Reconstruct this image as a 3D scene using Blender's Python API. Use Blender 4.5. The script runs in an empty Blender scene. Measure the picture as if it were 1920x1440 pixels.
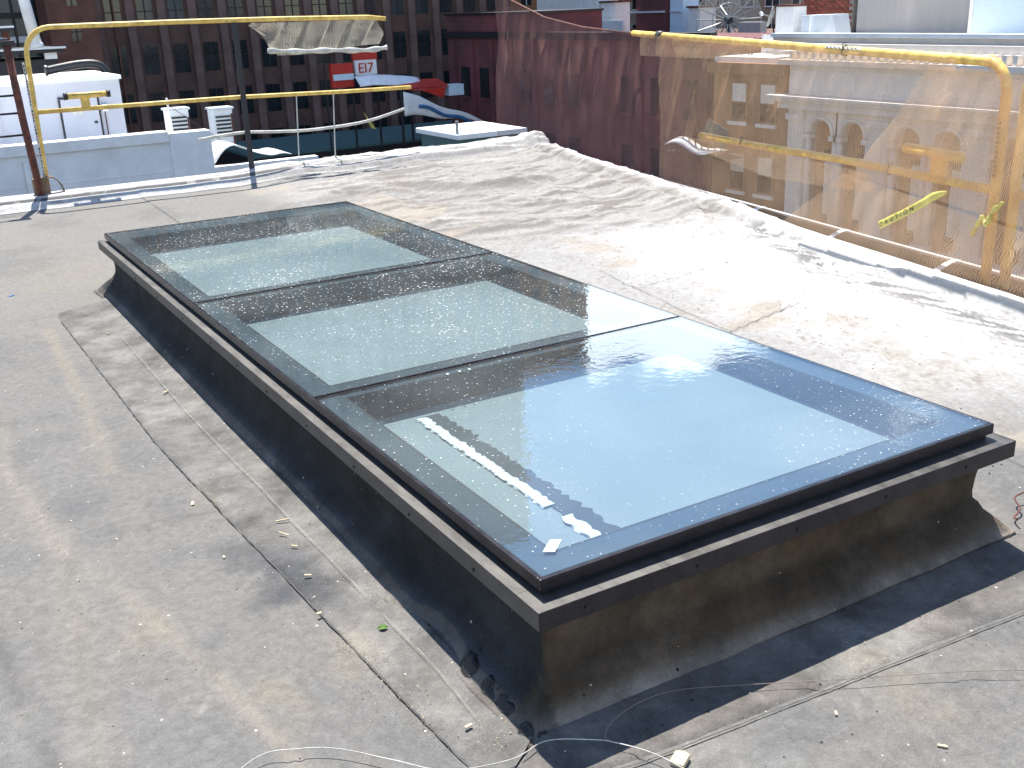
import bpy, bmesh, math, random
import numpy as np
from mathutils import Vector, Matrix
random.seed(7); rng = np.random.RandomState(7)
PI = math.pi
SC = bpy.context.scene
COL = SC.collection
# ------------------------------------------------------------------ camera
yaw, pitch, roll = 0.52195, 0.34557, -0.04234
f = Vector((math.sin(yaw)*math.cos(pitch), math.cos(yaw)*math.cos(pitch), -math.sin(pitch)))
r = Vector((math.cos(yaw), -math.sin(yaw), 0)); u = r.cross(f)
r2 = math.cos(roll)*r + math.sin(roll)*u; u2 = -math.sin(roll)*r + math.cos(roll)*u
cd = bpy.data.cameras.new('camera'); cam = bpy.data.objects.new('camera', cd); COL.objects.link(cam)
cam.matrix_world = Matrix(((r2.x, u2.x, -f.x, -1.1203), (r2.y, u2.y, -f.y, -1.8552), (r2.z, u2.z, -f.z, 1.65), (0, 0, 0, 1)))
cd.sensor_width = 36; cd.lens = 36*1989.1/1920; cd.clip_start = .05; cd.clip_end = 2000
SC.camera = cam
# ------------------------------------------------------------------ sun, sky, exposure
SUN = Vector((.15, .50, 1.0)).normalized()          # towards the sun
sl = bpy.data.lights.new('sun', 'SUN'); sl.energy = 5.0; sl.angle = math.radians(.5); sl.color = (1, .955, .88)
so = bpy.data.objects.new('sun', sl); COL.objects.link(so); so.rotation_euler = SUN.to_track_quat('Z', 'Y').to_euler(); so.location = (0, 5, 30)
W = bpy.data.worlds.new('World'); SC.world = W; W.use_nodes = True
nt = W.node_tree; nt.nodes.clear()
def N(t, **k):
    n = nt.nodes.new(t)
    for a, b in k.items(): setattr(n, a, b)
    return n
wo = N('ShaderNodeOutputWorld'); bg = N('ShaderNodeBackground'); bg.inputs[1].default_value = .10
sky = N('ShaderNodeTexSky', sky_type='NISHITA', sun_disc=False)
sky.sun_elevation = math.asin(SUN.z); sky.sun_rotation = math.atan2(SUN.x, SUN.y); sky.air_density = 1.0; sky.dust_density = .1; sky.ozone_density = 3.0
tc = N('ShaderNodeTexCoord')
# cumulus: broken cloud all round the sky, a few banks where the photograph's glass mirrors them
mp = N('ShaderNodeMapping'); mp.inputs['Scale'].default_value = (1, 1, 2.2); nt.links.new(tc.outputs['Generated'], mp.inputs[0])
cn = N('ShaderNodeTexNoise'); cn.inputs['Scale'].default_value = 5.5; cn.inputs['Detail'].default_value = 9; cn.inputs['Roughness'].default_value = .6
nt.links.new(mp.outputs[0], cn.inputs[0])
ca_ = N('ShaderNodeMapRange', clamp=False); ca_.inputs[1].default_value = .3; ca_.inputs[2].default_value = .7; ca_.inputs[3].default_value = .05; ca_.inputs[4].default_value = .85; nt.links.new(cn.outputs['Fac'], ca_.inputs[0]); acc = ca_.outputs[0]
def dirv(az, el):
    az, el = math.radians(az), math.radians(el)
    return (math.sin(az)*math.cos(el), math.cos(az)*math.cos(el), math.sin(el))
for az, el, wd, st in ((37.2, 17.0, 5.5, .42), (42, 13, 7, .34), (62, 10, 8, .22), (-35, 18, 10, .22), (95, 25, 10, .2), (160, 22, 12, .22), (-110, 15, 12, .2), (39, 27, 9, -.3), (31, 29, 9, -.5)):
    d = N('ShaderNodeVectorMath', operation='DOT_PRODUCT'); d.inputs[1].default_value = dirv(az, el)
    nt.links.new(tc.outputs['Generated'], d.inputs[0])
    mr = N('ShaderNodeMapRange', interpolation_type='SMOOTHSTEP'); mr.inputs[1].default_value = math.cos(math.radians(wd)); mr.inputs[2].default_value = math.cos(math.radians(wd*.1)); mr.inputs[3].default_value = 0; mr.inputs[4].default_value = st
    nt.links.new(d.outputs['Value'], mr.inputs[0])
    ad = N('ShaderNodeMath', operation='ADD'); nt.links.new(acc, ad.inputs[0]); nt.links.new(mr.outputs[0], ad.inputs[1]); acc = ad.outputs[0]
cm = N('ShaderNodeMapRange', interpolation_type='SMOOTHSTEP'); cm.inputs[1].default_value = .60; cm.inputs[2].default_value = .78
nt.links.new(acc, cm.inputs[0])
mx = N('ShaderNodeMix', data_type='RGBA'); mx.inputs['B'].default_value = (17, 17.3, 17.8, 1)
nt.links.new(cm.outputs[0], mx.inputs['Factor']); hs_ = N('ShaderNodeHueSaturation'); hs_.inputs['Saturation'].default_value = 1.12; nt.links.new(sky.outputs[0], hs_.inputs['Color']); nt.links.new(hs_.outputs[0], mx.inputs['A'])
nt.links.new(mx.outputs['Result'], bg.inputs[0]); nt.links.new(bg.outputs[0], wo.inputs[0])
SC.view_settings.view_transform = 'Standard'; SC.view_settings.look = 'None'; SC.view_settings.gamma = 1
SC.view_settings.use_curve_mapping = False; SC.view_settings.exposure = 1.02
SC.render.engine = 'CYCLES'
SC.cycles.transparent_max_bounces = 24; SC.cycles.max_bounces = 8

# ------------------------------------------------------------------ helpers
def setin(n, name, v):
    if name in n.inputs: n.inputs[name].default_value = v
def mat(name, col, rough=.7, var=.25, scale=6., bump=.2, bscale=None, metal=0., col2=None, vcol=None, objvar=0., stretch=(1, 1, 1), spec=.5, fine=None):
    """Procedural Principled material: two noises tint the colour, one gives relief."""
    m = bpy.data.materials.new(name); m.use_nodes = True; t = m.node_tree; b = t.nodes['Principled BSDF']
    n = lambda ty, **k: (lambda x: [setattr(x, a, v) for a, v in k.items()] and x or x)(t.nodes.new(ty))
    co = n('ShaderNodeTexCoord'); mpn = n('ShaderNodeMapping'); mpn.inputs['Scale'].default_value = stretch
    t.links.new(co.outputs['Object'], mpn.inputs[0])
    n1 = n('ShaderNodeTexNoise'); n1.inputs['Scale'].default_value = scale; n1.inputs['Detail'].default_value = 8; n1.inputs['Roughness'].default_value = .65
    t.links.new(mpn.outputs[0], n1.inputs[0])
    mixn = n('ShaderNodeMix', data_type='RGBA')
    c2 = col2 if col2 else tuple(max(0, c*(1-var*1.6)) for c in col)
    c1 = tuple(min(1, c*(1+var)) for c in col)
    mixn.inputs['A'].default_value = (*c2, 1); mixn.inputs['B'].default_value = (*c1, 1)
    mrn = n('ShaderNodeMapRange'); mrn.inputs[1].default_value = .3; mrn.inputs[2].default_value = .7
    t.links.new(n1.outputs['Fac'], mrn.inputs[0]); t.links.new(mrn.outputs[0], mixn.inputs['Factor'])
    out = mixn.outputs['Result']
    if vcol:
        at = n('ShaderNodeAttribute', attribute_name=vcol)
        ml = n('ShaderNodeMix', data_type='RGBA', blend_type='MULTIPLY'); ml.inputs['Factor'].default_value = 1
        t.links.new(at.outputs['Color'], ml.inputs['A']); t.links.new(out, ml.inputs['B']); out = ml.outputs['Result']
    if fine:      # grit: fine light/dark grain plus sparse specks
        g1 = n('ShaderNodeTexNoise'); g1.inputs['Scale'].default_value = fine; g1.inputs['Detail'].default_value = 5; g1.inputs['Roughness'].default_value = .75; t.links.new(mpn.outputs[0], g1.inputs[0])
        gm = n('ShaderNodeMapRange'); gm.inputs[1].default_value = .32; gm.inputs[2].default_value = .68; gm.inputs[3].default_value = .80; gm.inputs[4].default_value = 1.22; t.links.new(g1.outputs['Fac'], gm.inputs[0])
        g2 = n('ShaderNodeTexNoise'); g2.inputs['Scale'].default_value = fine*.16; g2.inputs['Detail'].default_value = 6; g2.inputs['Roughness'].default_value = .7; g2.inputs['Distortion'].default_value = .6; t.links.new(mpn.outputs[0], g2.inputs[0])
        gn = n('ShaderNodeMapRange'); gn.inputs[1].default_value = .35; gn.inputs[2].default_value = .66; gn.inputs[3].default_value = .86; gn.inputs[4].default_value = 1.16; t.links.new(g2.outputs['Fac'], gn.inputs[0])
        gg = n('ShaderNodeMath', operation='MULTIPLY'); t.links.new(gm.outputs[0], gg.inputs[0]); t.links.new(gn.outputs[0], gg.inputs[1])
        v1 = n('ShaderNodeVectorMath', operation='SCALE'); t.links.new(out, v1.inputs[0]); t.links.new(gg.outputs[0], v1.inputs['Scale']); out = v1.outputs[0]
        vv_ = n('ShaderNodeTexVoronoi'); vv_.inputs['Scale'].default_value = fine*.22; t.links.new(mpn.outputs[0], vv_.inputs[0])
        sc_ = n('ShaderNodeSeparateColor'); t.links.new(vv_.outputs['Color'], sc_.inputs[0])
        pw_ = n('ShaderNodeMath', operation='POWER'); pw_.inputs[1].default_value = 5; t.links.new(sc_.outputs[0], pw_.inputs[0])
        ml_ = n('ShaderNodeMath', operation='MULTIPLY'); ml_.inputs[1].default_value = .17; t.links.new(pw_.outputs[0], ml_.inputs[0])
        lt_n = n('ShaderNodeMath', operation='LESS_THAN'); t.links.new(vv_.outputs['Distance'], lt_n.inputs[0]); t.links.new(ml_.outputs[0], lt_n.inputs[1])
        gt_ = n('ShaderNodeMath', operation='GREATER_THAN'); gt_.inputs[1].default_value = .5; t.links.new(sc_.outputs[1], gt_.inputs[0])
        cs_ = n('ShaderNodeMix', data_type='RGBA'); cs_.inputs['A'].default_value = (.42, .39, .32, 1); cs_.inputs['B'].default_value = (.03, .028, .025, 1); t.links.new(gt_.outputs[0], cs_.inputs['Factor'])
        ms2 = n('ShaderNodeMix', data_type='RGBA'); t.links.new(lt_n.outputs[0], ms2.inputs['Factor']); t.links.new(out, ms2.inputs['A']); t.links.new(cs_.outputs['Result'], ms2.inputs['B']); out = ms2.outputs['Result']
    if objvar:
        oi = n('ShaderNodeObjectInfo'); mr2 = n('ShaderNodeMapRange'); mr2.inputs[3].default_value = 1-objvar; mr2.inputs[4].default_value = 1+objvar
        t.links.new(oi.outputs['Random'], mr2.inputs[0])
        vm = n('ShaderNodeVectorMath', operation='SCALE'); t.links.new(out, vm.inputs[0]); t.links.new(mr2.outputs[0], vm.inputs['Scale']); out = vm.outputs[0]
    t.links.new(out, b.inputs['Base Color'])
    b.inputs['Roughness'].default_value = rough; b.inputs['Metallic'].default_value = metal; setin(b, 'Specular IOR Level', spec)
    if bump:
        n2 = n('ShaderNodeTexNoise'); n2.inputs['Scale'].default_value = bscale or scale*4; n2.inputs['Detail'].default_value = 6
        t.links.new(mpn.outputs[0], n2.inputs[0])
        bp = n('ShaderNodeBump'); bp.inputs['Strength'].default_value = bump; bp.inputs['Distance'].default_value = .01
        t.links.new(n2.outputs['Fac'], bp.inputs['Height']); t.links.new(bp.outputs[0], b.inputs['Normal'])
        rr = n('ShaderNodeMapRange'); rr.inputs[3].default_value = max(.02, rough-.12); rr.inputs[4].default_value = min(1, rough+.12)
        t.links.new(n1.outputs['Fac'], rr.inputs[0]); t.links.new(rr.outputs[0], b.inputs['Roughness'])
    return m

class MB:
    def __init__(s): s.v = []; s.f = []
    def add(s, v, fc):
        o = len(s.v); s.v += [tuple(p) for p in v]; s.f += [tuple(i+o for i in q) for q in fc]; return s
    def box(s, x0, x1, y0, y1, z0, z1):
        return s.add([(x0,y0,z0),(x1,y0,z0),(x1,y1,z0),(x0,y1,z0),(x0,y0,z1),(x1,y0,z1),(x1,y1,z1),(x0,y1,z1)],
                     [(0,3,2,1),(4,5,6,7),(0,1,5,4),(1,2,6,5),(2,3,7,6),(3,0,4,7)])
    def tube(s, pts, rad, n=10, caps=True):
        pts = [Vector(p) for p in pts]; m = len(pts); rs = rad if hasattr(rad, '__len__') else [rad]*m
        vs = []; up = None
        for i, p in enumerate(pts):
            d = (pts[min(i+1, m-1)]-pts[max(i-1, 0)]).normalized()
            if up is None: up = d.orthogonal().normalized()
            up = (up-d*up.dot(d)).normalized(); w = d.cross(up)
            vs += [p+rs[i]*(math.cos(2*PI*k/n)*up+math.sin(2*PI*k/n)*w) for k in range(n)]
        fs = [(i*n+k, i*n+(k+1) % n, (i+1)*n+(k+1) % n, (i+1)*n+k) for i in range(m-1) for k in range(n)]
        if caps: fs += [tuple(range(n-1, -1, -1)), tuple((m-1)*n+k for k in range(n))]
        return s.add(vs, fs)
    def grid(s, P):                     # P[i][j] points
        a, b = len(P), len(P[0])
        return s.add([p for row in P for p in row], [(i*b+j, (i+1)*b+j, (i+1)*b+j+1, i*b+j+1) for i in range(a-1) for j in range(b-1)])
    def prism(s, poly, z0, z1):         # poly xy
        n = len(poly)
        return s.add([(x, y, z0) for x, y in poly]+[(x, y, z1) for x, y in poly],
                     [tuple(range(n-1, -1, -1)), tuple(range(n, 2*n))]+[(i, (i+1) % n, n+(i+1) % n, n+i) for i in range(n)])
def build(name, mb, m, parent=None, smooth=False, bevel=0, solid=0, kind=None):
    me = bpy.data.meshes.new(name); off = Vector(parent.matrix_world.translation) if parent else Vector((0, 0, 0))
    pp = parent; off = Vector((0, 0, 0))
    while pp: off += pp.location; pp = pp.parent
    me.from_pydata([(v[0]-off.x, v[1]-off.y, v[2]-off.z) for v in mb.v], [], mb.f)
    if bevel:
        bm = bmesh.new(); bm.from_mesh(me)
        bmesh.ops.bevel(bm, geom=[e for e in bm.edges if len(e.link_faces) == 2 and e.calc_face_angle(0) > .6], offset=bevel, segments=2, profile=.6, affect='EDGES')
        bm.to_mesh(me); bm.free()
    if smooth: me.polygons.foreach_set('use_smooth', [True]*len(me.polygons))
    me.materials.append(m); o = bpy.data.objects.new(name, me); COL.objects.link(o); o.parent = parent
    if solid:
        md = o.modifiers.new('thick', 'SOLIDIFY'); md.thickness = solid; md.offset = 0
    if kind: o['kind'] = kind
    return o
def centred(name, mb, m, parent=None, **k):      # a mesh whose origin sits at its own middle
    vs = np.array(mb.v); c = vs.mean(0); mb2 = MB(); mb2.v = [tuple(p) for p in vs-c]; mb2.f = mb.f
    o = build(name, mb2, m, None, **k)
    off = Vector((0, 0, 0)); pp = parent
    while pp: off += pp.location; pp = pp.parent
    o.parent = parent; o.location = Vector(c)-off
    return o
def tag(o, label=None, cat=None, group=None, kind=None):
    if label: o['label'] = label
    if cat: o['category'] = cat
    if group: o['group'] = group
    if kind: o['kind'] = kind
    return o
def thing(name, label, cat, loc, group=None):
    o = bpy.data.objects.new(name, None); COL.objects.link(o); o.location = loc; o.empty_display_size = .2
    return tag(o, label, cat, group)
def copy_at(src, loc, parent=None, rot=None):
    c = src.copy(); COL.objects.link(c); c.parent = parent
    off = Vector((0, 0, 0)); pp = parent
    while pp: off += pp.location; pp = pp.parent
    c.location = Vector(loc)-off
    if rot is not None: c.rotation_euler = rot
    return c
def sm(x, a, b):
    t = np.clip((x-a)/(b-a), 0, 1); return t*t*(3-2*t)
_T = rng.rand(256, 256)
def vn(x, y):
    xi = np.floor(x).astype(int); yi = np.floor(y).astype(int); fx = x-xi; fy = y-yi; fx = fx*fx*(3-2*fx); fy = fy*fy*(3-2*fy)
    g = lambda i, j: _T[(i) % 256, (j) % 256]
    return (g(xi, yi)*(1-fx)+g(xi+1, yi)*fx)*(1-fy)+(g(xi, yi+1)*(1-fx)+g(xi+1, yi+1)*fx)*fy
def fbm(x, y, o=5):
    x = np.asarray(x, float); y = np.asarray(y, float)
    s = 0; a = .5; t = 0
    for k in range(o): s = s+a*vn(x*2**k+17.3*k, y*2**k+5.1*k); t += a; a *= .5
    return s/t
def segd(X, Y, pts):
    """distance to a polyline, signed by side"""
    best = np.full(X.shape, 1e9); sg = np.zeros(X.shape)
    for (x0, y0), (x1, y1) in zip(pts[:-1], pts[1:]):
        dx, dy = x1-x0, y1-y0; L = dx*dx+dy*dy
        t = np.clip(((X-x0)*dx+(Y-y0)*dy)/L, 0, 1); px = X-(x0+t*dx); py = Y-(y0+t*dy); d = np.hypot(px, py)
        k = d < best; best = np.where(k, d, best); sg = np.where(k, np.sign(dx*py-dy*px), sg)
    return best, sg

# ------------------------------------------------------------------ materials
M = {}
M['roof'] = mat('weathered_roof_membrane', (1, 1, 1), .82, var=.17, scale=38, bump=.35, bscale=190, vcol='wear_and_light', spec=.35, fine=170)
M['curb'] = mat('black_rubber_flashing', (.050, .036, .022), .8, var=.35, scale=5, bump=.35, bscale=90, spec=.22, vcol='wear_and_light', fine=150)
M['bronze'] = mat('dark_bronze_aluminium', (.040, .036, .042), .28, var=.25, scale=14, bump=.03, metal=.6)
M['dusty_bronze'] = mat('dusty_bronze_aluminium', (.085, .08, .075), .5, var=.3, scale=11, bump=.08, metal=.3, stretch=(2, .6, 1))
M['rubber'] = mat('black_gasket', (.012, .013, .014), .45, bump=.05)
M['frit'] = mat('dark_enamel_border', (.045, .068, .085), .3, var=.12, bump=0)
M['liner'] = mat('dark_curb_liner', (.015, .022, .035), .6, var=.3, bump=.1)
M['panel'] = mat('pale_liner_board', (.25, .285, .29), .75, var=.05, scale=3, bump=.05)
M['light_streak'] = mat('white_light_streak', (.85, .85, .82), .5, var=.05, bump=.05)
M['white'] = mat('white_paint', (.88, .88, .87), .6, var=.08, scale=2, bump=.1)
M['whiteroof'] = mat('white_roof_coating', (.86, .86, .84), .7, var=.06, scale=3, bump=.3)
M['bluegrey'] = mat('pale_grey_render', (.88, .89, .89), .8, var=.10, scale=1.2, bump=.4)
M['yellow'] = mat('yellow_safety_paint', (.86, .62, .17), .5, var=.16, scale=14, bump=.12, col2=(.50, .30, .06))
M['label'] = mat('faded_sticker', (.72, .70, .62), .5, var=.15, bump=.05)
M['ink'] = mat('black_print', (.02, .02, .02), .5, bump=0)
M['rust'] = mat('rusty_steel', (.14, .045, .03), .8, var=.5, scale=18, bump=.5)
M['dark'] = mat('dark_steel', (.02, .02, .024), .5, bump=.1)
M['wood'] = mat('weathered_wood', (.26, .17, .10), .8, var=.35, scale=10, bump=.4, stretch=(6, 6, 1))
M['chip'] = mat('fresh_wood_chip', (.66, .52, .33), .8, var=.2, scale=30, bump=.2)
M['rope'] = mat('pale_rope', (.62, .60, .54), .8, bump=.3, bscale=200)
M['wire'] = mat('brown_coated_wire', (.26, .20, .16), .4, var=.2, bump=.1)
M['darkbrick'] = mat('dark_brown_brick', (.15, .085, .065), .85, var=.3, scale=.35, bump=.2, bscale=12)
M['pilaster'] = mat('brown_stone_pilaster', (.19, .12, .10), .85, var=.3, scale=.3, bump=.2)
M['redbrick'] = mat('red_brown_brick_facade', (.20, .085, .06), .85, var=.3, scale=.5, bump=.2)
M['maroon'] = mat('maroon_brick', (.17, .048, .052), .85, var=.35, scale=.3, bump=.3, col2=(.07, .035, .035))
M['brick'] = mat('red_brick', (.30, .075, .045), .85, var=.3, scale=9, bump=.3, objvar=.3)
M['mortar'] = mat('grey_mortar', (.36, .33, .30), .9, bump=.3)
M['beige'] = mat('beige_brick', (.36, .27, .20), .85, var=.10, scale=.4, bump=.2)
M['brownb'] = mat('tan_brown_brick', (.38, .19, .09), .85, var=.2, scale=.5, bump=.3, bscale=20)
M['stone'] = mat('pale_limestone', (.88, .80, .71), .8, var=.08, scale=.6, bump=.3)
M['concrete'] = mat('streaked_concrete', (.46, .445, .43), .85, var=.12, scale=.8, bump=.2, stretch=(1, 1, .15))
M['clad'] = mat('grey_lavender_cladding', (.60, .61, .67), .6, var=.06, scale=1, bump=.05)
M['ltblue'] = mat('pale_blue_panel', (.62, .78, .90), .6, var=.04, bump=.05)
M['coping'] = mat('galvanised_coping', (.74, .80, .86), .4, var=.08, scale=1, bump=.05, metal=.3)
M['winglass'] = mat('window_glass', (.02, .028, .032), .12, var=.4, scale=.4, bump=0, spec=.8)
M['blueglass'] = mat('blue_curtain_glass', (.03, .06, .09), .15, var=.4, scale=.3, bump=0)
M['blind'] = mat('pale_window_blind', (.85, .78, .66), .8, var=.1, bump=.05)
M['red'] = mat('bright_red_paint', (.55, .035, .02), .45, var=.15, scale=1, bump=.05)
M['tealm'] = mat('teal_roofing', (.06, .14, .14), .6, bump=.1)
M['blue'] = mat('blue_plastic', (.05, .17, .38), .4, bump=.1)
M['meshmetal'] = mat('galvanised_steel', (.42, .44, .44), .45, metal=.5, bump=.05)
M['leafm'] = mat('green_leaf', (.12, .24, .03), .6, bump=.1)
M['asphalt'] = mat('asphalt', (.05, .05, .05), .9, var=.2, scale=.8, bump=.3)
M['citywall'] = mat('city_masonry', (.22, .17, .14), .85, var=.2, scale=.2, bump=.2)
M['tar'] = mat('roofing_tar', (.022, .021, .02), .5, var=.6, scale=30, bump=1.0, bscale=90)
M['tapey'] = mat('yellow_caution_tape', (.70, .60, .16), .35, bump=.05)
M['sealant'] = mat('white_sealant', (.75, .75, .72), .4, bump=.3)
def glass_mat():
    m = bpy.data.materials.new('wet_skylight_glass'); m.use_nodes = True; t = m.node_tree; t.nodes.clear()
    n = t.nodes.new; L = t.links.new
    o = n('ShaderNodeOutputMaterial'); gl = n('ShaderNodeBsdfGlossy'); gl.inputs['Roughness'].default_value = .012; gl.inputs[0].default_value = (.80, .92, 1, 1)
    tr = n('ShaderNodeBsdfTransparent'); tr.inputs[0].default_value = (.87, .925, .94, 1)
    fr = n('ShaderNodeFresnel'); fr.inputs[0].default_value = 2.3
    mix = n('ShaderNodeMixShader'); ge = n('ShaderNodeNewGeometry'); iv = n('ShaderNodeMath'); iv.operation = 'SUBTRACT'; iv.inputs[0].default_value = 1; L(ge.outputs['Backfacing'], iv.inputs[1]); fm_ = n('ShaderNodeMath'); fm_.operation = 'MULTIPLY'; L(fr.outputs[0], fm_.inputs[0]); L(iv.outputs[0], fm_.inputs[1]); L(fm_.outputs[0], mix.inputs[0]); L(tr.outputs[0], mix.inputs[1]); L(gl.outputs[0], mix.inputs[2])
    tc = n('ShaderNodeTexCoord'); mp = n('ShaderNodeMapping'); mp.inputs['Scale'].default_value = (1, 1, 1); L(tc.outputs['Object'], mp.inputs[0])
    nz = n('ShaderNodeTexNoise'); nz.inputs['Scale'].default_value = 26; nz.inputs['Detail'].default_value = 3; L(mp.outputs[0], nz.inputs[0])
    nb = n('ShaderNodeTexNoise'); nb.inputs['Scale'].default_value = 2.3; nb.inputs['Detail'].default_value = 2; L(mp.outputs[0], nb.inputs[0])
    pw = n('ShaderNodeMapRange'); pw.inputs[1].default_value = .42; pw.inputs[2].default_value = .75; pw.inputs[3].default_value = .25; pw.inputs[4].default_value = 1; L(nb.outputs['Fac'], pw.inputs[0])
    ml = n('ShaderNodeMath'); ml.operation = 'MULTIPLY'; L(nz.outputs['Fac'], ml.inputs[0]); L(pw.outputs[0], ml.inputs[1])
    bp = n('ShaderNodeBump'); bp.inputs['Strength'].default_value = .34; bp.inputs['Distance'].default_value = .002; L(ml.outputs[0], bp.inputs['Height'])
    L(bp.outputs[0], gl.inputs['Normal'])
    # dried drops and grit
    vo = n('ShaderNodeTexVoronoi'); vo.inputs['Scale'].default_value = 52; L(tc.outputs['Object'], vo.inputs[0])
    dn = n('ShaderNodeTexNoise'); dn.inputs['Scale'].default_value = 1.6; dn.inputs['Detail'].default_value = 3; L(tc.outputs['Object'], dn.inputs[0])
    # more grit on the far panes, a few drops on the near one: a wear mask along the skylight
    sp = n('ShaderNodeSeparateXYZ'); L(tc.outputs['Object'], sp.inputs[0])
    wr = n('ShaderNodeMapRange'); wr.inputs[1].default_value = 1.0; wr.inputs[2].default_value = 2.6; wr.inputs[3].default_value = .10; wr.inputs[4].default_value = .19; L(sp.outputs['Y'], wr.inputs[0])
    cr = n('ShaderNodeMath'); cr.operation = 'MULTIPLY'; L(dn.outputs['Fac'], cr.inputs[0]); L(wr.outputs[0], cr.inputs[1])
    rnd = n('ShaderNodeSeparateColor'); L(vo.outputs['Color'], rnd.inputs[0])
    cr2 = n('ShaderNodeMath'); cr2.operation = 'MULTIPLY'; L(cr.outputs[0], cr2.inputs[0]); L(rnd.outputs[0], cr2.inputs[1])
    cr3 = n('ShaderNodeMath'); cr3.operation = 'MULTIPLY'; cr3.inputs[1].default_value = 2.45; L(cr2.outputs[0], cr3.inputs[0])
    lt = n('ShaderNodeMath'); lt.operation = 'LESS_THAN'; L(vo.outputs['Distance'], lt.inputs[0]); L(cr3.outputs[0], lt.inputs[1])
    sc = n('ShaderNodeMath'); sc.operation = 'MULTIPLY'; sc.inputs[1].default_value = .78; L(lt.outputs[0], sc.inputs[0])
    df = n('ShaderNodeBsdfDiffuse'); df.inputs[0].default_value = (.6, .62, .6, 1)
    # thin even dust film
    fl = n('ShaderNodeMapRange'); fl.inputs[1].default_value = .3; fl.inputs[2].default_value = .8; fl.inputs[3].default_value = .015; fl.inputs[4].default_value = .07; L(dn.outputs['Fac'], fl.inputs[0])
    mxm = n('ShaderNodeMath'); mxm.operation = 'MAXIMUM'; L(sc.outputs[0], mxm.inputs[0]); L(fl.outputs[0], mxm.inputs[1])
    m2 = n('ShaderNodeMixShader'); L(mxm.outputs[0], m2.inputs[0]); L(mix.outputs[0], m2.inputs[1]); L(df.outputs[0], m2.inputs[2])
    L(m2.outputs[0], o.inputs[0]); return m
M['glass'] = glass_mat()
def net_mat(name, col, cover, ribs, alpha_hi, alpha_lo):
    """open-weave debris netting: ribs along one thread direction, gaps between"""
    m = bpy.data.materials.new(name); m.use_nodes = True; t = m.node_tree; t.nodes.clear()
    n = t.nodes.new; L = t.links.new
    o = n('ShaderNodeOutputMaterial'); tr = n('ShaderNodeBsdfTransparent'); d = n('ShaderNodeBsdfDiffuse'); tl = n('ShaderNodeBsdfTranslucent')
    d.inputs[0].default_value = (*col, 1); tl.inputs[0].default_value = (*col, 1)
    a = n('ShaderNodeMixShader'); a.inputs[0].default_value = .5; L(d.outputs[0], a.inputs[1]); L(tl.outputs[0], a.inputs[2])
    uv = n('ShaderNodeUVMap'); sp = n('ShaderNodeSeparateXYZ'); jn = n('ShaderNodeTexNoise'); jn.inputs['Scale'].default_value = 14; L(uv.outputs[0], jn.inputs[0]); js = n('ShaderNodeVectorMath'); js.operation = 'SCALE'; js.inputs['Scale'].default_value = .05; L(jn.outputs['Color'], js.inputs[0]); ja = n('ShaderNodeVectorMath'); L(uv.outputs[0], ja.inputs[0]); L(js.outputs[0], ja.inputs[1]); L(ja.outputs[0], sp.inputs[0])
    def rib(out, k):
        mm = n('ShaderNodeMath'); mm.operation = 'MULTIPLY'; mm.inputs[1].default_value = k; L(out, mm.inputs[0])
        fr = n('ShaderNodeMath'); fr.operation = 'FRACT'; L(mm.outputs[0], fr.inputs[0])
        lt = n('ShaderNodeMath'); lt.operation = 'LESS_THAN'; lt.inputs[1].default_value = cover; L(fr.outputs[0], lt.inputs[0]); return lt.outputs[0]
    ra = rib(sp.outputs['X'], ribs)
    nz = n('ShaderNodeTexNoise'); nz.inputs['Scale'].default_value = 3; nz.inputs['Detail'].default_value = 4; L(uv.outputs[0], nz.inputs[0])
    mr = n('ShaderNodeMapRange'); mr.inputs[3].default_value = alpha_lo; mr.inputs[4].default_value = alpha_hi; L(ra, mr.inputs[0])
    md = n('ShaderNodeMapRange'); md.inputs[1].default_value = .3; md.inputs[2].default_value = .7; md.inputs[3].default_value = .75; md.inputs[4].default_value = 1.15; L(nz.outputs['Fac'], md.inputs[0])
    mu = n('ShaderNodeMath'); mu.operation = 'MULTIPLY'; L(mr.outputs[0], mu.inputs[0]); L(md.outputs[0], mu.inputs[1])
    x = n('ShaderNodeMixShader'); L(mu.outputs[0], x.inputs[0]); L(tr.outputs[0], x.inputs[1]); L(a.outputs[0], x.inputs[2]); L(x.outputs[0], o.inputs[0])
    return m
M['net'] = net_mat('orange_debris_netting', (1.0, .64, .38), .5, 80, .54, .15)
M['net2'] = net_mat('orange_debris_netting_fold', (1.0, .70, .44), .5, 80, .62, .14)
M['net3'] = net_mat('maroon_debris_netting', (.34, .19, .17), .5, 80, .50, .22)
M['palenet'] = net_mat('pale_debris_netting', (.75, .70, .58), .5, 90, .5, .12)

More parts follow.
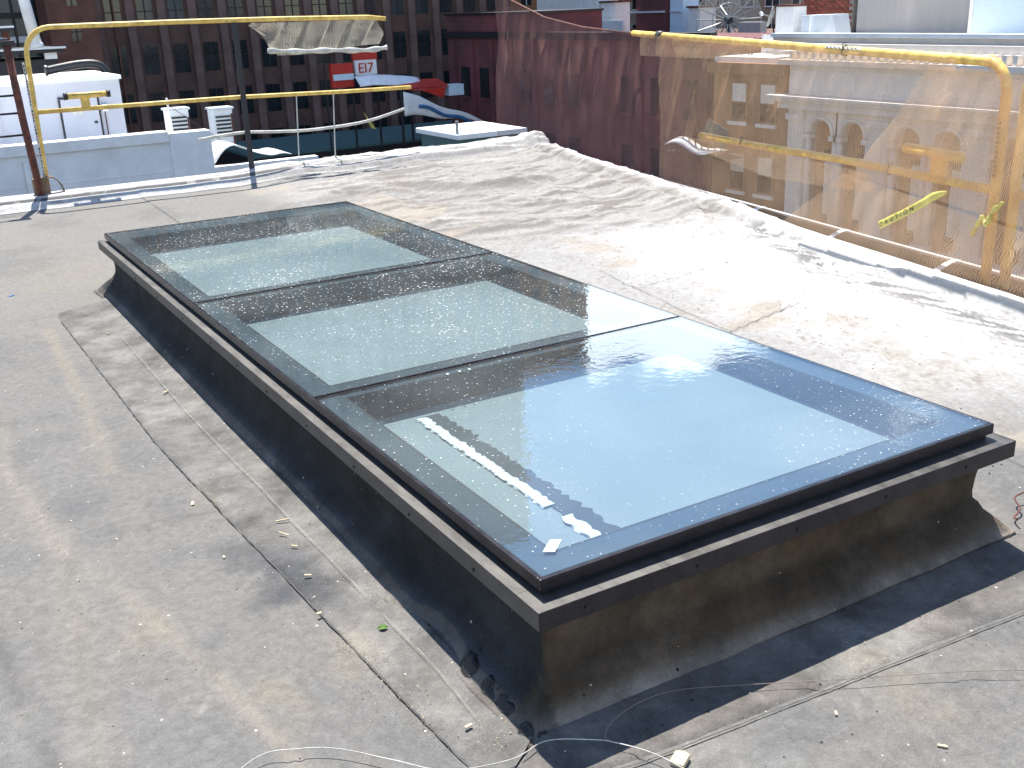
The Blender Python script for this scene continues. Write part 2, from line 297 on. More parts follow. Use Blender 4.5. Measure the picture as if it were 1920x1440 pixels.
# ------------------------------------------------------------------ the roof we stand on
def xe(y): return 3.74+.225*y                # right-hand edge of the roof (runs out of square)
NX, NY = 620, 600
sx = np.linspace(0, 1, NX)**.8; sy = np.linspace(-9, 9.42, NY)
ysp = np.where(sy < 0, sy, sy)
Yg = np.repeat(ysp[:, None], NX, 1); Xg = -9+(xe(Yg)+9)*sx[None, :]
def ridge(Z, pts, amp, wl, wr):
    d, s = segd(Xg, Yg, pts); w = np.where(s > 0, wl, wr)
    Z += amp*np.exp(-(d/w)**2)
WR = dict(
 A=[(1.9,7.3),(2.20,7.33),(2.47,7.60),(3.20,7.46),(3.64,6.97),(4.22,6.85)], A2=[(2.14,6.94),(3.02,7.19),(3.41,6.45),(3.76,5.77)],
 B=[(5.70,9.18),(5.16,8.15),(4.40,6.90),(3.93,5.95)], C=[(4.06,9.1),(4.99,9.1),(5.27,8.97)], D=[(4.03,8.77),(3.72,7.34),(4.10,6.67)],
 E=[(5.77,9.11),(5.14,7.19),(4.62,5.40),(4.45,4.64)], F=[(5.20,8.11),(4.73,6.79),(4.58,5.79),(4.42,4.74),(4.00,3.96)],
 G=[(2.86,6.11),(3.34,6.05),(3.94,6.05)], H=[(2.68,5.13),(3.14,5.12),(3.37,4.72),(3.73,3.96)], I=[(4.19,6.26),(3.85,5.20),(3.78,4.41)],
 J=[(2.49,4.58),(2.78,4.12),(3.28,4.01),(3.76,3.89)], K=[(2.89,8.16),(2.86,7.55),(2.62,6.33)], N=[(2.88,4.70),(3.12,4.49),(3.30,4.22)])
Z = .010*(fbm(Xg*.9, Yg*.9, 3)-.5)+.006*(fbm(Xg*3, Yg*3, 3)-.5)+.0016*(fbm(Xg*16, Yg*16, 3)-.5)
amp = dict(A=.075, A2=.035, B=.03, C=.025, D=.04, E=.025, F=.06, G=.045, H=.045, I=.035, J=.03, K=.03, N=.02)
for k, pts in WR.items(): ridge(Z, pts, amp[k]*.72, .03 if k in 'ABCF' else .05, .15)
crease = sm(Xg, 1.9, 2.6)*sm(Yg+.25*(Xg-3), 4.0, 5.2)                      # loose crumpled sheet in the far corner
wv = np.sin((Yg*2.6+Xg*1.1+2.6*fbm(Xg*.8, Yg*.8, 3))*5.5)
Z += crease*(.012*np.abs(np.sin((Yg*1.15+Xg*.35+1.1*fbm(Xg*.6, Yg*.7, 2))*4.2))**.8+.014*fbm(Xg*.6+3, Yg*2.2, 2)+.003*np.abs(wv)**.7)
rg = lambda a, b, o: (1-np.abs(2*fbm(a, b, o)-1))**9
Z += crease*(.020*rg(Xg*.9+2, Yg*3.1+Xg, 3)+.011*rg(Xg*2.1+8, Yg*5.5-Xg*1.5, 3)+.005*rg(Xg*5+1, Yg*11, 2))
# low upstands along the far edge and the street edge
backd = 9.42-Yg; eh = .055*sm(-backd, -.50, -.40)+.03*sm(-backd, -.34, -.28)*(Xg < 9); Z += eh
ed = xe(Yg)-Xg; Z += .035*sm(-ed, -.30, -.2)-.02*sm(-ed, -.06, 0)
# lapped sheets: shallow steps along seams
def lap(pts, h, w=.25):
    d, s = segd(Xg, Yg, pts); global Z
    Z = Z+h*np.where(s > 0, np.exp(-(d/w)**2), 0)
SEAMS = [[(-.91, 3.0), (-.96, 2.55), (-.86, 1.54), (-1.0, .2)], [(-.86, 1.54), (-.56, 1.62), (-.38, 1.60)], [(-.83, 1.40), (-.78, 1.32), (-.66, .76), (-.57, .17), (-.5, -.5)],
         [(-.50, 4.48), (-.54, 3.05), (-.60, 2.2)], [(-1.12, 1.3), (-1.10, .88), (-1.06, .48), (-1.0, -.3)], [(-.91, 3.0), (-.63, 2.95)], [(-3, 4.9), (-.45, 4.78)], [(1.0, 8.9), (.9, 5.4)],
         [(1.70, 1.9), (3.2, 2.3)], [(2.0, -1.5), (2.3, 1.2), (2.7, 3.6)], [(-.5, -.5), (1.5, -.62), (3.0, -.4)], [(-.04, -.30), (.7, -.47), (1.6, -.52)]]
for s_ in SEAMS: lap(s_, .006)
for pts in ([(3.91, 3.15), (4.03, 2.30), (3.87, 1.41)],): ridge(Z, pts, .03, .03, .05)
# --- colour of the membrane (weathering, coatings, stains, shading painted on the folds)
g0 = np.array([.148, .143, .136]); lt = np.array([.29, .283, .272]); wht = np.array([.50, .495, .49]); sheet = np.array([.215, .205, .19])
C3 = np.ones(Xg.shape+(3,))*g0
def mixc(mask, c, k=1.0):
    global C3
    m = np.clip(mask*k, 0, 1)[..., None]; C3 = C3*(1-m)+np.array(c)*m
rgm = (1-np.abs(2*fbm(Xg*2.2+Yg*.6, Yg*1.3, 4)-1))**7; n1 = fbm(Xg*1.1, Yg*1.1, 5); n2 = fbm(Xg*3.7+9, Yg*3.7, 5); n3 = fbm(Xg*11, Yg*11, 4); n4 = fbm(Xg*1.5+30, Yg*7+4, 4)
mixc(sm(n1, .42, .62), (.155, .148, .137), .8); mixc(sm(n2, .55, .75), (.108, .109, .113), .5); mixc(sm(n3, .58, .75), (.17, .16, .143), .35)
mixc(sm(Yg, 3, 6)*(1-sm(Xg, 2, 2.6)), (.19, .18, .16), .6)
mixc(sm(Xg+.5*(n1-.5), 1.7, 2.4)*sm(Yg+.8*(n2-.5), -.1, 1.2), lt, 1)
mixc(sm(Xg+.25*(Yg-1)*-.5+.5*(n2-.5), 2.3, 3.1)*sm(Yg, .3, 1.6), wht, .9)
mixc(crease, sheet*1.15, .9)
mixc(crease*sm(n4, .5, .7), (.34, .33, .31), .7); mixc(crease*sm(fbm(Xg*2+7, Yg*9, 4), .55, .7), (.12, .105, .09), .7)
spk = sm(fbm(Xg*34, Yg*34, 3), .68, .78)
mixc(spk*sm(Xg, 1.75, 2.3), (.17, .14, .11), .6); mixc(sm(fbm(Xg*2.3+4, Yg*2.3, 4), .55, .7)*sm(Xg, 1.7, 2.1)*(1-sm(Xg, 3, 3.4)), (.30, .26, .21), .75)
# crazed dark band along the street edge, with the blue-black lap line
d, s = segd(Xg, Yg, [(4.35, 3.9), (3.86, 2.8), (3.72, 1.9), (3.52, 1.1), (3.3, 0)])
mixc(np.exp(-(d/.16)**2)*sm(fbm(Xg*26+Yg*4, Yg*7, 4), .47, .56), (.10, .10, .10), .85)
mixc(sm(Xg, 2.2, 2.8)*(1-sm(Yg, 4.4, 5.2))*sm(rgm, .55, .9), (.22, .20, .18), .25)
d, s = segd(Xg, Yg, [(4.2, 3.35), (4.06, 2.6), (3.93, 1.9), (3.78, 1.1), (3.6, 0)]); mixc((d < .022)*1., (.05, .07, .10), .9)
mixc(np.exp(-(ed/.16)**4)*(Yg > -2), (.55, .54, .52), .95)
# far edge: white coating with a dark grey gap line in front
mixc(sm(-backd, -.52, -.49)*(Xg > -9), wht, 1); mixc(((backd > .30)*(backd < .345))*(Xg < 2.4+.3*n2)*1., (.05, .05, .055), .95)
mixc(((backd > .505)*(backd < .56))*(Xg < 2.8)*1., (.06, .06, .065), .9)
mixc(sm(-backd, -.5, -.45)*sm(n3, .60, .68), (.35, .33, .30), .7)
mixc(crease*sm(-backd, -.3, -.2), (.5, .49, .46), .8)
fold_shade = np.gradient(Z, axis=0)*60+np.gradient(Z, axis=1)*40; mixc(crease*sm(fold_shade-.12, .0, .6), (.13, .115, .10), .55); mixc(crease*sm(-fold_shade-.12, 0, .6), (.42, .41, .39), .5)
for s_, c, w, k in [(p, (.075, .072, .068), .008, .30) for p in SEAMS]+[(SEAMS[0], (.21, .185, .15), .05, .45), (SEAMS[2], (.24, .215, .175), .022, .8), (SEAMS[3], (.24, .21, .16), .03, .6), (SEAMS[4], (.06, .055, .05), .03, .3), ([(-.96, 2.55), (-.86, 1.54)], (.24, .21, .18), .018, .6)]:
    d, s = segd(Xg, Yg, s_); mixc(np.exp(-(d/w)**2)*(.4+.9*n2), c, k)
ST = [(-.48,2.33,.17,'dk'),(-.48,1.75,.12,'dk'),(-.36,1.15,.13,'DK'),(-.34,.97,.16,'DK'),(-.31,.9,.1,'DK'),(-.28,.80,.10,'dk'),(-.32,.53,.09,'tan'),(-.53,.49,.07,'tan'),(-.52,.36,.08,'tan'),(-.37,1.72,.10,'tan'),
      (-.76,2.0,.14,'dk'),(-.86,2.54,.10,'dk'),(-.99,.57,.10,'wh'),(-1.12,.64,.12,'wh'),(-.70,1.65,.08,'dk'),(-.64,.74,.08,'dk'),(-.76,.92,.12,'tan'),(.91,-.24,.12,'wh'),(.71,-.27,.10,'wh'),
      (.80,-.42,.12,'tan'),(2.19,.28,.22,'dk'),(1.9,.02,.16,'dk'),(3.11,2.02,.3,'tan'),(2.76,1.09,.3,'tan'),(2.94,1.55,.25,'tan'),(1.23,-.40,.14,'dk'),(.06,8.04,.3,'dk'),(.94,7.88,.3,'dk'),(-.16,5.9,.5,'tan'),(-.4,6.6,.5,'dk'),
      (-.8,4.1,.25,'dk'),(-.1,-.35,.12,'gl'),(-.2,-.2,.1,'gl'),(.3,-.45,.13,'wh'),(1.5,-.38,.13,'wh'),(2.4,.7,.2,'tan'),(2.2,2.6,.3,'tan'),(-1.3,2.1,.3,'dk'),(-.7,-.1,.2,'dk'),(1.1,-.7,.2,'tan')]
SCOL = dict(dk=(.085, .086, .09), DK=(.04, .045, .055), tan=(.21, .185, .14), wh=(.22, .215, .20), gl=(.26, .265, .28))
for x0, y0, rr, k in ST:
    dd = np.hypot((Xg-x0)*1.25, (Yg-y0)*.8)/rr
    mixc(sm(1.25-dd+1.9*(n3-.5)+1.2*(n2-.5), .1, .9), SCOL[k], .34 if k != 'DK' else .55)
for k in range(46):                                     # scuffs and scratches
    x0, y0 = rng.uniform(-1.3, 3.6), rng.uniform(-.8, 5); a = rng.uniform(-.6, .9); L_ = rng.uniform(.1, .55)
    d, s = segd(Xg, Yg, [(x0, y0), (x0+L_*math.cos(a)*.6, y0+L_*math.sin(a)), (x0+L_*math.cos(a), y0+L_*1.3*math.sin(a+.2))])
    mixc(np.exp(-(d/.006)**2)*(n3 > .46), (.33, .30, .26) if k % 3 else (.06, .06, .06), .5)
mb = MB(); V = np.stack([Xg, Yg, Z], -1).reshape(-1, 3)
me = bpy.data.meshes.new('flat_roof'); me.vertices.add(len(V)); me.vertices.foreach_set('co', V.ravel())
idx = np.arange(NX*NY).reshape(NY, NX); q = np.stack([idx[:-1, :-1], idx[:-1, 1:], idx[1:, 1:], idx[1:, :-1]], -1).reshape(-1, 4)
me.loops.add(q.size); me.loops.foreach_set('vertex_index', q.ravel().astype(np.int32)); me.polygons.add(len(q))
me.polygons.foreach_set('loop_start', np.arange(0, q.size, 4, dtype=np.int32)); me.polygons.foreach_set('loop_total', np.full(len(q), 4, dtype=np.int32))
me.polygons.foreach_set('use_smooth', np.ones(len(q), bool)); me.update(); me.validate()
ca = me.color_attributes.new('wear_and_light', 'FLOAT_COLOR', 'POINT'); ca.data.foreach_set('color', np.concatenate([C3, np.ones(Xg.shape+(1,))], -1).astype(np.float32).ravel())
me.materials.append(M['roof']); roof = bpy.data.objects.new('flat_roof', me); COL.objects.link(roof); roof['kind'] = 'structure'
roof['label'] = 'weathered grey roof membrane with pale crumpled sheet in its far corner'
def roofz(x, y):
    j = np.argmin(abs(sy-y)); i = np.argmin(abs(Xg[j]-x)); return float(Z[j, i])
def ribbon(pts, w, dz, name, m, k=10, jit=.003):
    path = []
    for (x0, y0), (x1, y1) in zip(pts[:-1], pts[1:]):
        n_ = max(2, int(math.hypot(x1-x0, y1-y0)/.03))
        path += [(x0+(x1-x0)*i/n_, y0+(y1-y0)*i/n_) for i in range(n_)]
    path.append(pts[-1]); R_ = [[], []]
    for i, (x, y) in enumerate(path):
        a, b = path[max(0, i-1)], path[min(len(path)-1, i+1)]; d = math.hypot(b[0]-a[0], b[1]-a[1]); nx_, ny_ = -(b[1]-a[1])/d, (b[0]-a[0])/d
        o_ = random.uniform(-jit, jit); ww = w*random.uniform(.3, 1)
        for s_ in (0, 1): q_ = ww*(s_-.5)+o_; R_[s_].append((x+nx_*q_, y+ny_*q_, roofz(x, y)+dz))
    b_ = MB(); b_.grid(R_); return build(name, b_, m, roof)
M['seam'] = mat('dark_seam_mastic', (.045, .042, .038), .7, var=.5, scale=40, bump=.3)
M['chalk'] = mat('chalk_scuff', (.30, .29, .26), .9, var=.3, scale=60, bump=.1)
for s_ in (SEAMS[9], SEAMS[7]): ribbon(s_, .005, .004, 'lap_seam', M['seam'])
for s_ in ([(1.70, 1.9), (3.2, 2.3)], [(2.6, 3.1), (3.6, 3.3)]): ribbon(s_, .004, .004, 'lap_seam', M['seam'])
# masonry under the roof
mb = MB(); mb.prism([(-9, -9), (xe(-9)-.02, -9), (xe(9.4)-.02, 9.4), (-9, 9.4)], -19, -.05)
o = build('own_building_wall', mb, M['citywall']); o['kind'] = 'structure'

# ------------------------------------------------------------------ skylight
H, SW, SL = .383, 1.637, 5.160
sk = thing('skylight', 'long dark framed skylight of three wet glass panes on a black flashed curb', 'skylight', (0, 0, 0))
# flashed curb: profile swept round four mitred corners
prof = [(0, .325), (0, .24), (.0, .18), (.004, .13), (.014, .10), (.035, .078), (.058, .055), (.082, .030), (.10, .014), (.125, .008)]
ins = .022
def ring(off, z, closed=True):
    cs = [(ins-off, ins-off), (SW-ins+off, ins-off), (SW-ins+off, SL-ins+off), (ins-off, SL-ins+off)]
    out = []
    for (a, b), nn in zip(zip(cs, cs[1:]+cs[:1]), (90, 260, 90, 260)):
        for k in range(nn): t = k/nn; out.append((a[0]+(b[0]-a[0])*t, a[1]+(b[1]-a[1])*t, z))
    return out
rows = [ring(o_, z_) for o_, z_ in prof]; NR = len(rows[0]); fine = []
for a in range(len(rows)-1):                           # subdivide the profile
    for k in range(4):
        t = k/4; fine.append([tuple(np.array(p)*(1-t)+np.array(q_)*t) for p, q_ in zip(rows[a], rows[a+1])])
fine.append(rows[-1])
P = np.array(fine); zz = P[..., 2]; m_ = np.minimum(sm(.325-zz, .03, .10), 1)
sdist = (np.arange(NR)*.019)[None, :]
bul = (.026*(fbm(sdist*1.7+0*zz, zz*6, 3)-.5)+.012*(fbm(sdist*6, zz*14, 3)-.5))*m_
# corners stay tight, sides may belly
px, py = P[..., 0], P[..., 1]
nx = np.where(px < .05+0*px, -1., np.where(px > SW-.05, 1., 0)); ny = np.where(py < .05, -1., np.where(py > SL-.05, 1., 0))
P[..., 0] += nx*bul; P[..., 1] += ny*bul
P[..., 2] += np.where(zz < .03, .004*(fbm(px*9, py*9, 3)-.3), 0)
lb_ = (nx < 0)*(zz < .12)*np.exp(-((py-.5)/.28)**2)*np.sin(py*11); P[..., 0] -= .022*lb_*sm(.12-zz, 0, .08); P[..., 2] += .006*lb_
P[-1, :, 2] = -.02
# crease of the sagging flashing across the front, as in the photo: board edge shows as a soft shelf
front = (ny < 0)*(zz < .13)*(zz > .02); P[..., 1] -= front*.015*sm(px, .1, 1.0)
mb = MB(); vs = [tuple(p) for p in P.reshape(-1, 3)]; na = P.shape[0]
mb.add(vs, [(a*NR+k, (a+1)*NR+k, (a+1)*NR+(k+1) % NR, a*NR+(k+1) % NR) for a in range(na-1) for k in range(NR)])
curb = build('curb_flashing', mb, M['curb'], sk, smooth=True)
vp = P.reshape(-1, 3); cc = np.ones((len(vp), 4)); sunlit_foot = sm(.062-vp[:, 2], -.01, .05)  # foot of the curb painted paler, as the sunlit zone
dust = sm(fbm(vp[:, 0]*5+vp[:, 1]*5, vp[:, 2]*8+vp[:, 1]*3, 4), .45, .7)
cc[:, :3] = 1+(sunlit_foot*(1.5+.5*dust)+.25*dust)[:, None]*np.array([.9, 1.3, 2.1])
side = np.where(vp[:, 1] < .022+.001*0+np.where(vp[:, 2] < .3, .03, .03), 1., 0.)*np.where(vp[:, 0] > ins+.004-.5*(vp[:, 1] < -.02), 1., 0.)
left_shade = (vp[:, 0] < .05)*(vp[:, 1] > .03)*(sunlit_foot < .5)
cc[:, :3] *= np.where(left_shade[:, None], np.array([.48, .64, .92]), 1.)  # shade of the left wall painted in, darker and bluer
front_bounce = (vp[:, 1] < .03)*(vp[:, 0] > .0)
crease_shade = np.exp(-((vp[:, 2]-.115)/.030)**2)
cc[:, :3] *= np.where(front_bounce[:, None], np.array([1.75, 1.6, 1.5])*(1-.35*crease_shade[:, None]), 1.)  # front painted lighter for bounced light, its crease darker for shade
ca = curb.data.color_attributes.new('wear_and_light', 'FLOAT_COLOR', 'POINT'); ca.data.foreach_set('color', cc.astype(np.float32).ravel())
# flashing aprons that lie on the roof round the curb
def apron(name, outer, inner, seed, nseg=120, tint=(2.75, 3.65, 5.6)):
    def rs(pts, n):
        pts = np.array(pts, float); dl = np.r_[0, np.cumsum(np.hypot(*np.diff(pts, axis=0).T))]; t = np.linspace(0, dl[-1], n); return np.stack([np.interp(t, dl, pts[:, 0]), np.interp(t, dl, pts[:, 1])], -1)
    a = rs(outer, nseg); b = rs(inner, nseg); nw = 16; R_ = []
    for k in range(nw+1):
        t = k/nw; xy = a*(1-t)+b*t
        if k == 0: xy = xy+.008*(fbm(np.arange(nseg)*.3+seed, np.zeros(nseg), 3)-.5)[:, None]
        base = np.array([roofz(x, y) for x, y in xy])
        z = base+.007+.012*sm(t, .6, 1)+.003*fbm(xy[:, 0]*8, xy[:, 1]*8, 3)-(.010 if k == 0 else .002)
        R_.append(np.c_[xy, z])
    mb = MB(); mb.grid([[tuple(p) for p in row] for row in R_]); o = build(name, mb, M['curb'], sk, smooth=True)
    vp = np.array(R_).reshape(-1, 3); cc = np.ones((len(vp), 4)); nn = fbm(vp[:, 0]*4+3, vp[:, 1]*4, 5)
    cc[:, :3] = np.array(tint)*(.75+.6*nn)[:, None]
    for x0, y0, rr, k in ST:
        w = np.clip(1.3-np.hypot((vp[:, 0]-x0)*1.2, (vp[:, 1]-y0)*.8)/rr+2*(nn-.5), 0, 1)[:, None]*.55
        cc[:, :3] = cc[:, :3]*(1-w)+np.array(SCOL[k])/np.array([.050, .036, .022])*w
    ca = o.data.color_attributes.new('wear_and_light', 'FLOAT_COLOR', 'POINT'); ca.data.foreach_set('color', cc.astype(np.float32).ravel())
apron('flashing_apron', [(-.40, 4.79), (-.408, 4.68), (-.384, 2.4), (-.345, 1.6), (-.317, 1.165), (-.264, .24), (-.245, -.02), (-.23, -.17)], [(-.03, 5.0), (-.06, 4.9), (-.07, 2.4), (-.07, 1.6), (-.07, 1.1), (-.07, .3), (-.07, 0), (-.07, -.06)], 1)
apron('flashing_apron', [(-.235, -.19), (.1, -.26), (.8, -.31), (1.5, -.36), (1.95, -.30)], [(-.07, -.07), (.1, -.07), (.8, -.07), (1.5, -.07), (1.7, -.07)], 5, tint=(2.5, 3.2, 4.8))
for pts in ([(-.185, 4.0), (-.19, 2.6), (-.165, 1.3), (-.15, .75)], [(-.15, .62), (-.14, .3), (-.15, .08)]): ribbon(pts, .0022, .020, 'chalk_line', M['chalk'], jit=.001)
ribbon([(-.405, 4.6), (-.384, 2.4), (-.345, 1.6), (-.317, 1.165), (-.264, .24), (-.245, -.02), (-.232, -.16)], .007, .006, 'mastic_bead', M['seam'], jit=.0015)
ribbon([(-.20, -.215), (.1, -.275), (.8, -.325), (1.5, -.375), (1.95, -.315)], .005, .006, 'mastic_bead', M['seam'], jit=.001)
# metal counterflashing ledge: top ring + hanging face
LZ = .333; LO = .037; FH = .050
def ringbox(mb, xo0, xo1, yo0, yo1, w, z0, z1):       # four butt-jointed bars
    mb.box(xo0, xo1, yo0, yo0+w, z0, z1); mb.box(xo0, xo1, yo1-w, yo1, z0, z1); mb.box(xo0, xo0+w, yo0+w, yo1-w, z0, z1); mb.box(xo1-w, xo1, yo0+w, yo1-w, z0, z1)
mb = MB()
for n_, (x0, x1, y0, y1, zz0, zz1) in enumerate([(-LO, SW+LO, -LO-.015, .05, LZ-.004, LZ), (-LO, SW+LO, SL-.05, SL+LO, LZ-.004, LZ), (-LO, .05, .0505, SL-.0505, LZ-.004, LZ), (SW-.05, SW+LO, .0505, SL-.0505, LZ-.004, LZ)]):
    b_ = MB(); b_.box(x0, x1, y0, y1, zz0, zz1); build('ledge', b_, M['dusty_bronze'], sk, bevel=.0015)
drips = [(-LO, SW+LO, -LO-.0175, -LO-.015, 0), (-LO, SW+LO, SL+LO, SL+LO+.0025, 0), (-LO-.0025, -LO, -LO-.015, SL+LO, 1), (SW+LO, SW+LO+.0025, -LO-.015, SL+LO, 1)]
for x0, x1, y0, y1, _ in drips:
    b_ = MB(); b_.box(x0, x1, y0, y1, LZ-FH, LZ+.001); build('drip_edge', b_, M['dusty_bronze'] if _ else M['bronze'], sk, bevel=.0008)
def screw(x, y, z, axis):
    b_ = MB(); n = 10
    for rr, d0, d1 in ((.005, 0, .003), (.0025, .003, .0036)):
        if axis == 'x': b_.tube([(x-d0, y, z), (x-d1, y, z)], rr, n)
        else: b_.tube([(x, y-d0, z), (x, y-d1, z)], rr, n)
    return centred('screw', b_, M['ink'], sk)
s1 = screw(-LO-.0025, .26, .300, 'x')
for y in (.64, 1.04, 1.46, 1.89, 2.27, 2.65, 3.13, 3.63, 4.14, 4.62): copy_at(s1, (-LO-.004, y, .299), sk)
s2 = screw(.09, -LO-.0175, .305, 'y')
for x in (.43, .77, 1.11, 1.45): copy_at(s2, (x, -LO-.0195, .305), sk)
# riser under the glass (recessed) and the glazing edge profile
mb = MB(); ringbox(mb, .014, SW-.014, .014, SL-.014, .03, LZ, .352); build('riser', mb, M['rubber'], sk)
mb = MB(); ringbox(mb, 0, SW, 0, SL, .012, .350, H-.001); build('glazing_edge', mb, M['bronze'], sk, bevel=.002)
PY = [(.0125, 1.478), (1.502, 3.048), (3.072, SL-.0125)]
for (a, b) in PY[:2]:
    b_ = MB(); y0 = b
    b_.box(.012, SW-.012, y0+.001, y0+.0075, .352, H+.0005); b_.box(.012, SW-.012, y0+.0085, y0+.0155, .352, H-.004); b_.box(.012, SW-.012, y0+.0165, y0+.023, .352, H+.0005)
    build('joint_bar', b_, M['bronze'], sk)
for i, (a, b) in enumerate(PY):
    fx0, fx1, fy0, fy1 = .105, SW-.105, a+.09, b-.045
    if i == 2: fy1 = b-.23
    if i == 0: fy1 = b-.035; fy0 = a+.095
    pn = build('glass_pane', MB().box(.0125, SW-.0125, a, b, H-.006, H), M['glass'], sk)
    fm = MB(); z0, z1 = H-.0115, H-.0075
    fm.box(.0125, SW-.0125, a, fy0, z0, z1); fm.box(.0125, SW-.0125, fy1, b, z0, z1); fm.box(.0125, fx0, fy0, fy1, z0, z1); fm.box(fx1, SW-.0125, fy0, fy1, z0, z1)
    build('enamel_border', fm, M['frit'], pn)
    lm = MB(); ringbox(lm, fx0-.012, fx1+.012, fy0-.012, fy1+.012, .012, H-.115, z0-.0005); build('well_liner', lm, M['liner'], pn)
    sm_ = MB(); ringbox(sm_, fx0-.003, fx1+.003, fy0-.003, fy1+.003, .006, z1-.0003, z1+.001); build('spacer_seal', sm_, M['rubber'], pn)
    build('liner_board', MB().box(fx0-.012, fx1+.012, fy0-.012, fy1+.012, H-.13, H-.116), M['panel'], pn)
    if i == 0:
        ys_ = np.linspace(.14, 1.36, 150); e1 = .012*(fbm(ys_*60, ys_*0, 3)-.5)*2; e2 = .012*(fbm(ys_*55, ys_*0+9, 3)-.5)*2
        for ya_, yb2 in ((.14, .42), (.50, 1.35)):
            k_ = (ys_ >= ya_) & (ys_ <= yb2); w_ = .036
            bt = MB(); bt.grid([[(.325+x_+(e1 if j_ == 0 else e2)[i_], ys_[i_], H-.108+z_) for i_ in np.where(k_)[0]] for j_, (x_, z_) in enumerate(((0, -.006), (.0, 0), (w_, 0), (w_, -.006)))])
            build('painted_light_strip', bt, M['light_streak'], pn)  # streak of light in the pane, modelled as a white strip
        bt = MB(); bt.grid([[(x_+(e2[i_]*.7 if j_ == 0 else e1[i_]*1.6), ys_[i_], H-.1135) for i_ in range(150)] for j_, x_ in enumerate((.349, .425))]); build('painted_shadow_strip', bt, M['liner'], pn, solid=.002)  # shadow stripe beside the streak, modelled as a dark strip
st = MB(); st.add([(.075, .108, H+.0008), (.100, .092, H+.0008), (.148, .135, H+.0008), (.124, .150, H+.0012)], [(0, 1, 2, 3)]); build('tape_scrap', st, M['label'], sk, solid=.0008)
for x, y in ((.50, 1.43), (.55, 1.43), (.59, 1.43)):
    b_ = MB(); b_.tube([(x, y, H), (x, y, H+.0015), (x, y, H+.0025)], [.0055, .0045, .0015], 10); build('dried_drop', b_, M['sealant'], sk, smooth=True)
# tar built up on the near corner
def lump(name, cx, cy, rx, ry, h, m, parent, seed, z=0, n=22):
    rows_ = []
    for a in range(n//2+1):
        rr = a/(n//2); row = []
        for k in range(n+1):
            th = 2*PI*(k % n)/n; j = 1+.5*(float(fbm(math.cos(th)*2+seed, math.sin(th)*2+seed*2, 3))-.5)
            x, y = cx+rx*rr*j*math.cos(th), cy+ry*rr*j*math.sin(th)
            row.append((x, y, z+h*(1-rr**2)*(.5+float(fbm(x*45+seed, y*45, 3)))))
        rows_.append(row)
    b_ = MB(); b_.grid(rows_); return build(name, b_, m, parent, smooth=True)
for k, (x, y, a, b, h) in enumerate([(-.045, .25, .05, .06, .05), (-.05, .15, .045, .09, .035), (-.045, .06, .05, .08, .03), (-.05, -.03, .04, .05, .018)]):
    lump('tar_patch', x, y, a, b, h, M['tar'], sk, k*3+1, z=.012)

# ------------------------------------------------------------------ loose things on the roof
def splinter(x, y, ang, L_, w, label, m='chip', name='wood_splinter', grp='splinters scattered on the roof', cat='splinter', t=.004):
    b_ = MB(); c, s = math.cos(ang), math.sin(ang); z = roofz(x, y)+(.0135 if -.36 < x < 0 and y > 0 else .002)
    L_ *= .75; w *= .75; pts = [(-L_/2, -w/2), (L_/2*.8, -w/2), (L_/2, 0), (L_/2*.7, w/2), (-L_/2*.9, w/2)]
    b_.prism([(px_*c-py_*s, px_*s+py_*c) for px_, py_ in pts], 0, t)
    o = build(name, b_, M[m]); o.location = (x, y, z); o.rotation_euler = (random.uniform(-.1, .1), random.uniform(-.1, .1), 0)
    return tag(o, label, cat, grp)
for x, y, a, L_, w, lb in [
    (-.41, 1.70, 1.3, .045, .014, 'stubby cream wood chip lying left of the long seam beside the skylight'),
    (-.20, 2.96, .7, .05, .010, 'pale wood chip on the apron halfway along the skylight'),
    (-.19, 1.37, -.35, .065, .005, 'thin straight straw coloured splinter lying crosswise on the apron'),
    (-.22, 1.27, -1.0, .06, .005, 'slim tilted splinter just nearer than the crosswise one'),
    (-.22, 1.17, -.9, .035, .006, 'short splinter at the near end of the splinter row on the apron'),
    (-.43, 1.25, 1.5, .022, .008, 'tiny pinkish chip by itself left of the dark stain'),
    (-.25, .965, -.4, .03, .009, 'small cream chip on the seam beside the dark stain'),
    (-.30, .74, .1, .02, .010, 'pale chip on the seam past the dark stain'),
    (-.23, 4.14, .3, .03, .008, 'little tan chip far up the apron near the back corner'),
    (-.18, .06, .2, .03, .01, 'tan chip on the apron close to the tarred curb corner'),
    (.58, -.39, .9, .022, .008, 'white fleck on the sunlit roof in front of the curb'),
    (.70, -.60, -.9, .03, .008, 'white sliver on the roof nearest the bottom right'),
    (1.26, -.26, -.8, .035, .006, 'thin pale sliver just past the curb shadow')]:
    splinter(x, y, a, L_, w, lb)
splinter(.165, -.315, .5, .06, .045, 'cream wood offcut at the bottom edge of the photo below the wires', name='wood_offcut', grp=None, cat='offcut', t=.012)
splinter(-.57, 5.49, .4, .05, .03, 'small light blue plastic scrap on the roof left of the skylight', m='blue', name='plastic_scrap', grp=None, cat='scrap', t=.002)
b_ = MB(); lf = [[(x*.03, (1 if s else -1)*.010*math.sin(PI*x)*1, .004*math.sin(PI*x)+(.003 if s else 0)) for x in np.linspace(0, 1, 7)] for s in (0, 1)]
b_.grid([lf[0], [(x*.03, 0, 0) for x in np.linspace(0, 1, 7)], lf[1]]); o = build('leaf', b_, M['leafm'], solid=.0006); o.location = (-.19, .575, roofz(-.19, .57)+.011); o.rotation_euler = (0, 0, -.3)
tag(o, 'small curled green leaf on the apron beside the skylight', 'leaf')
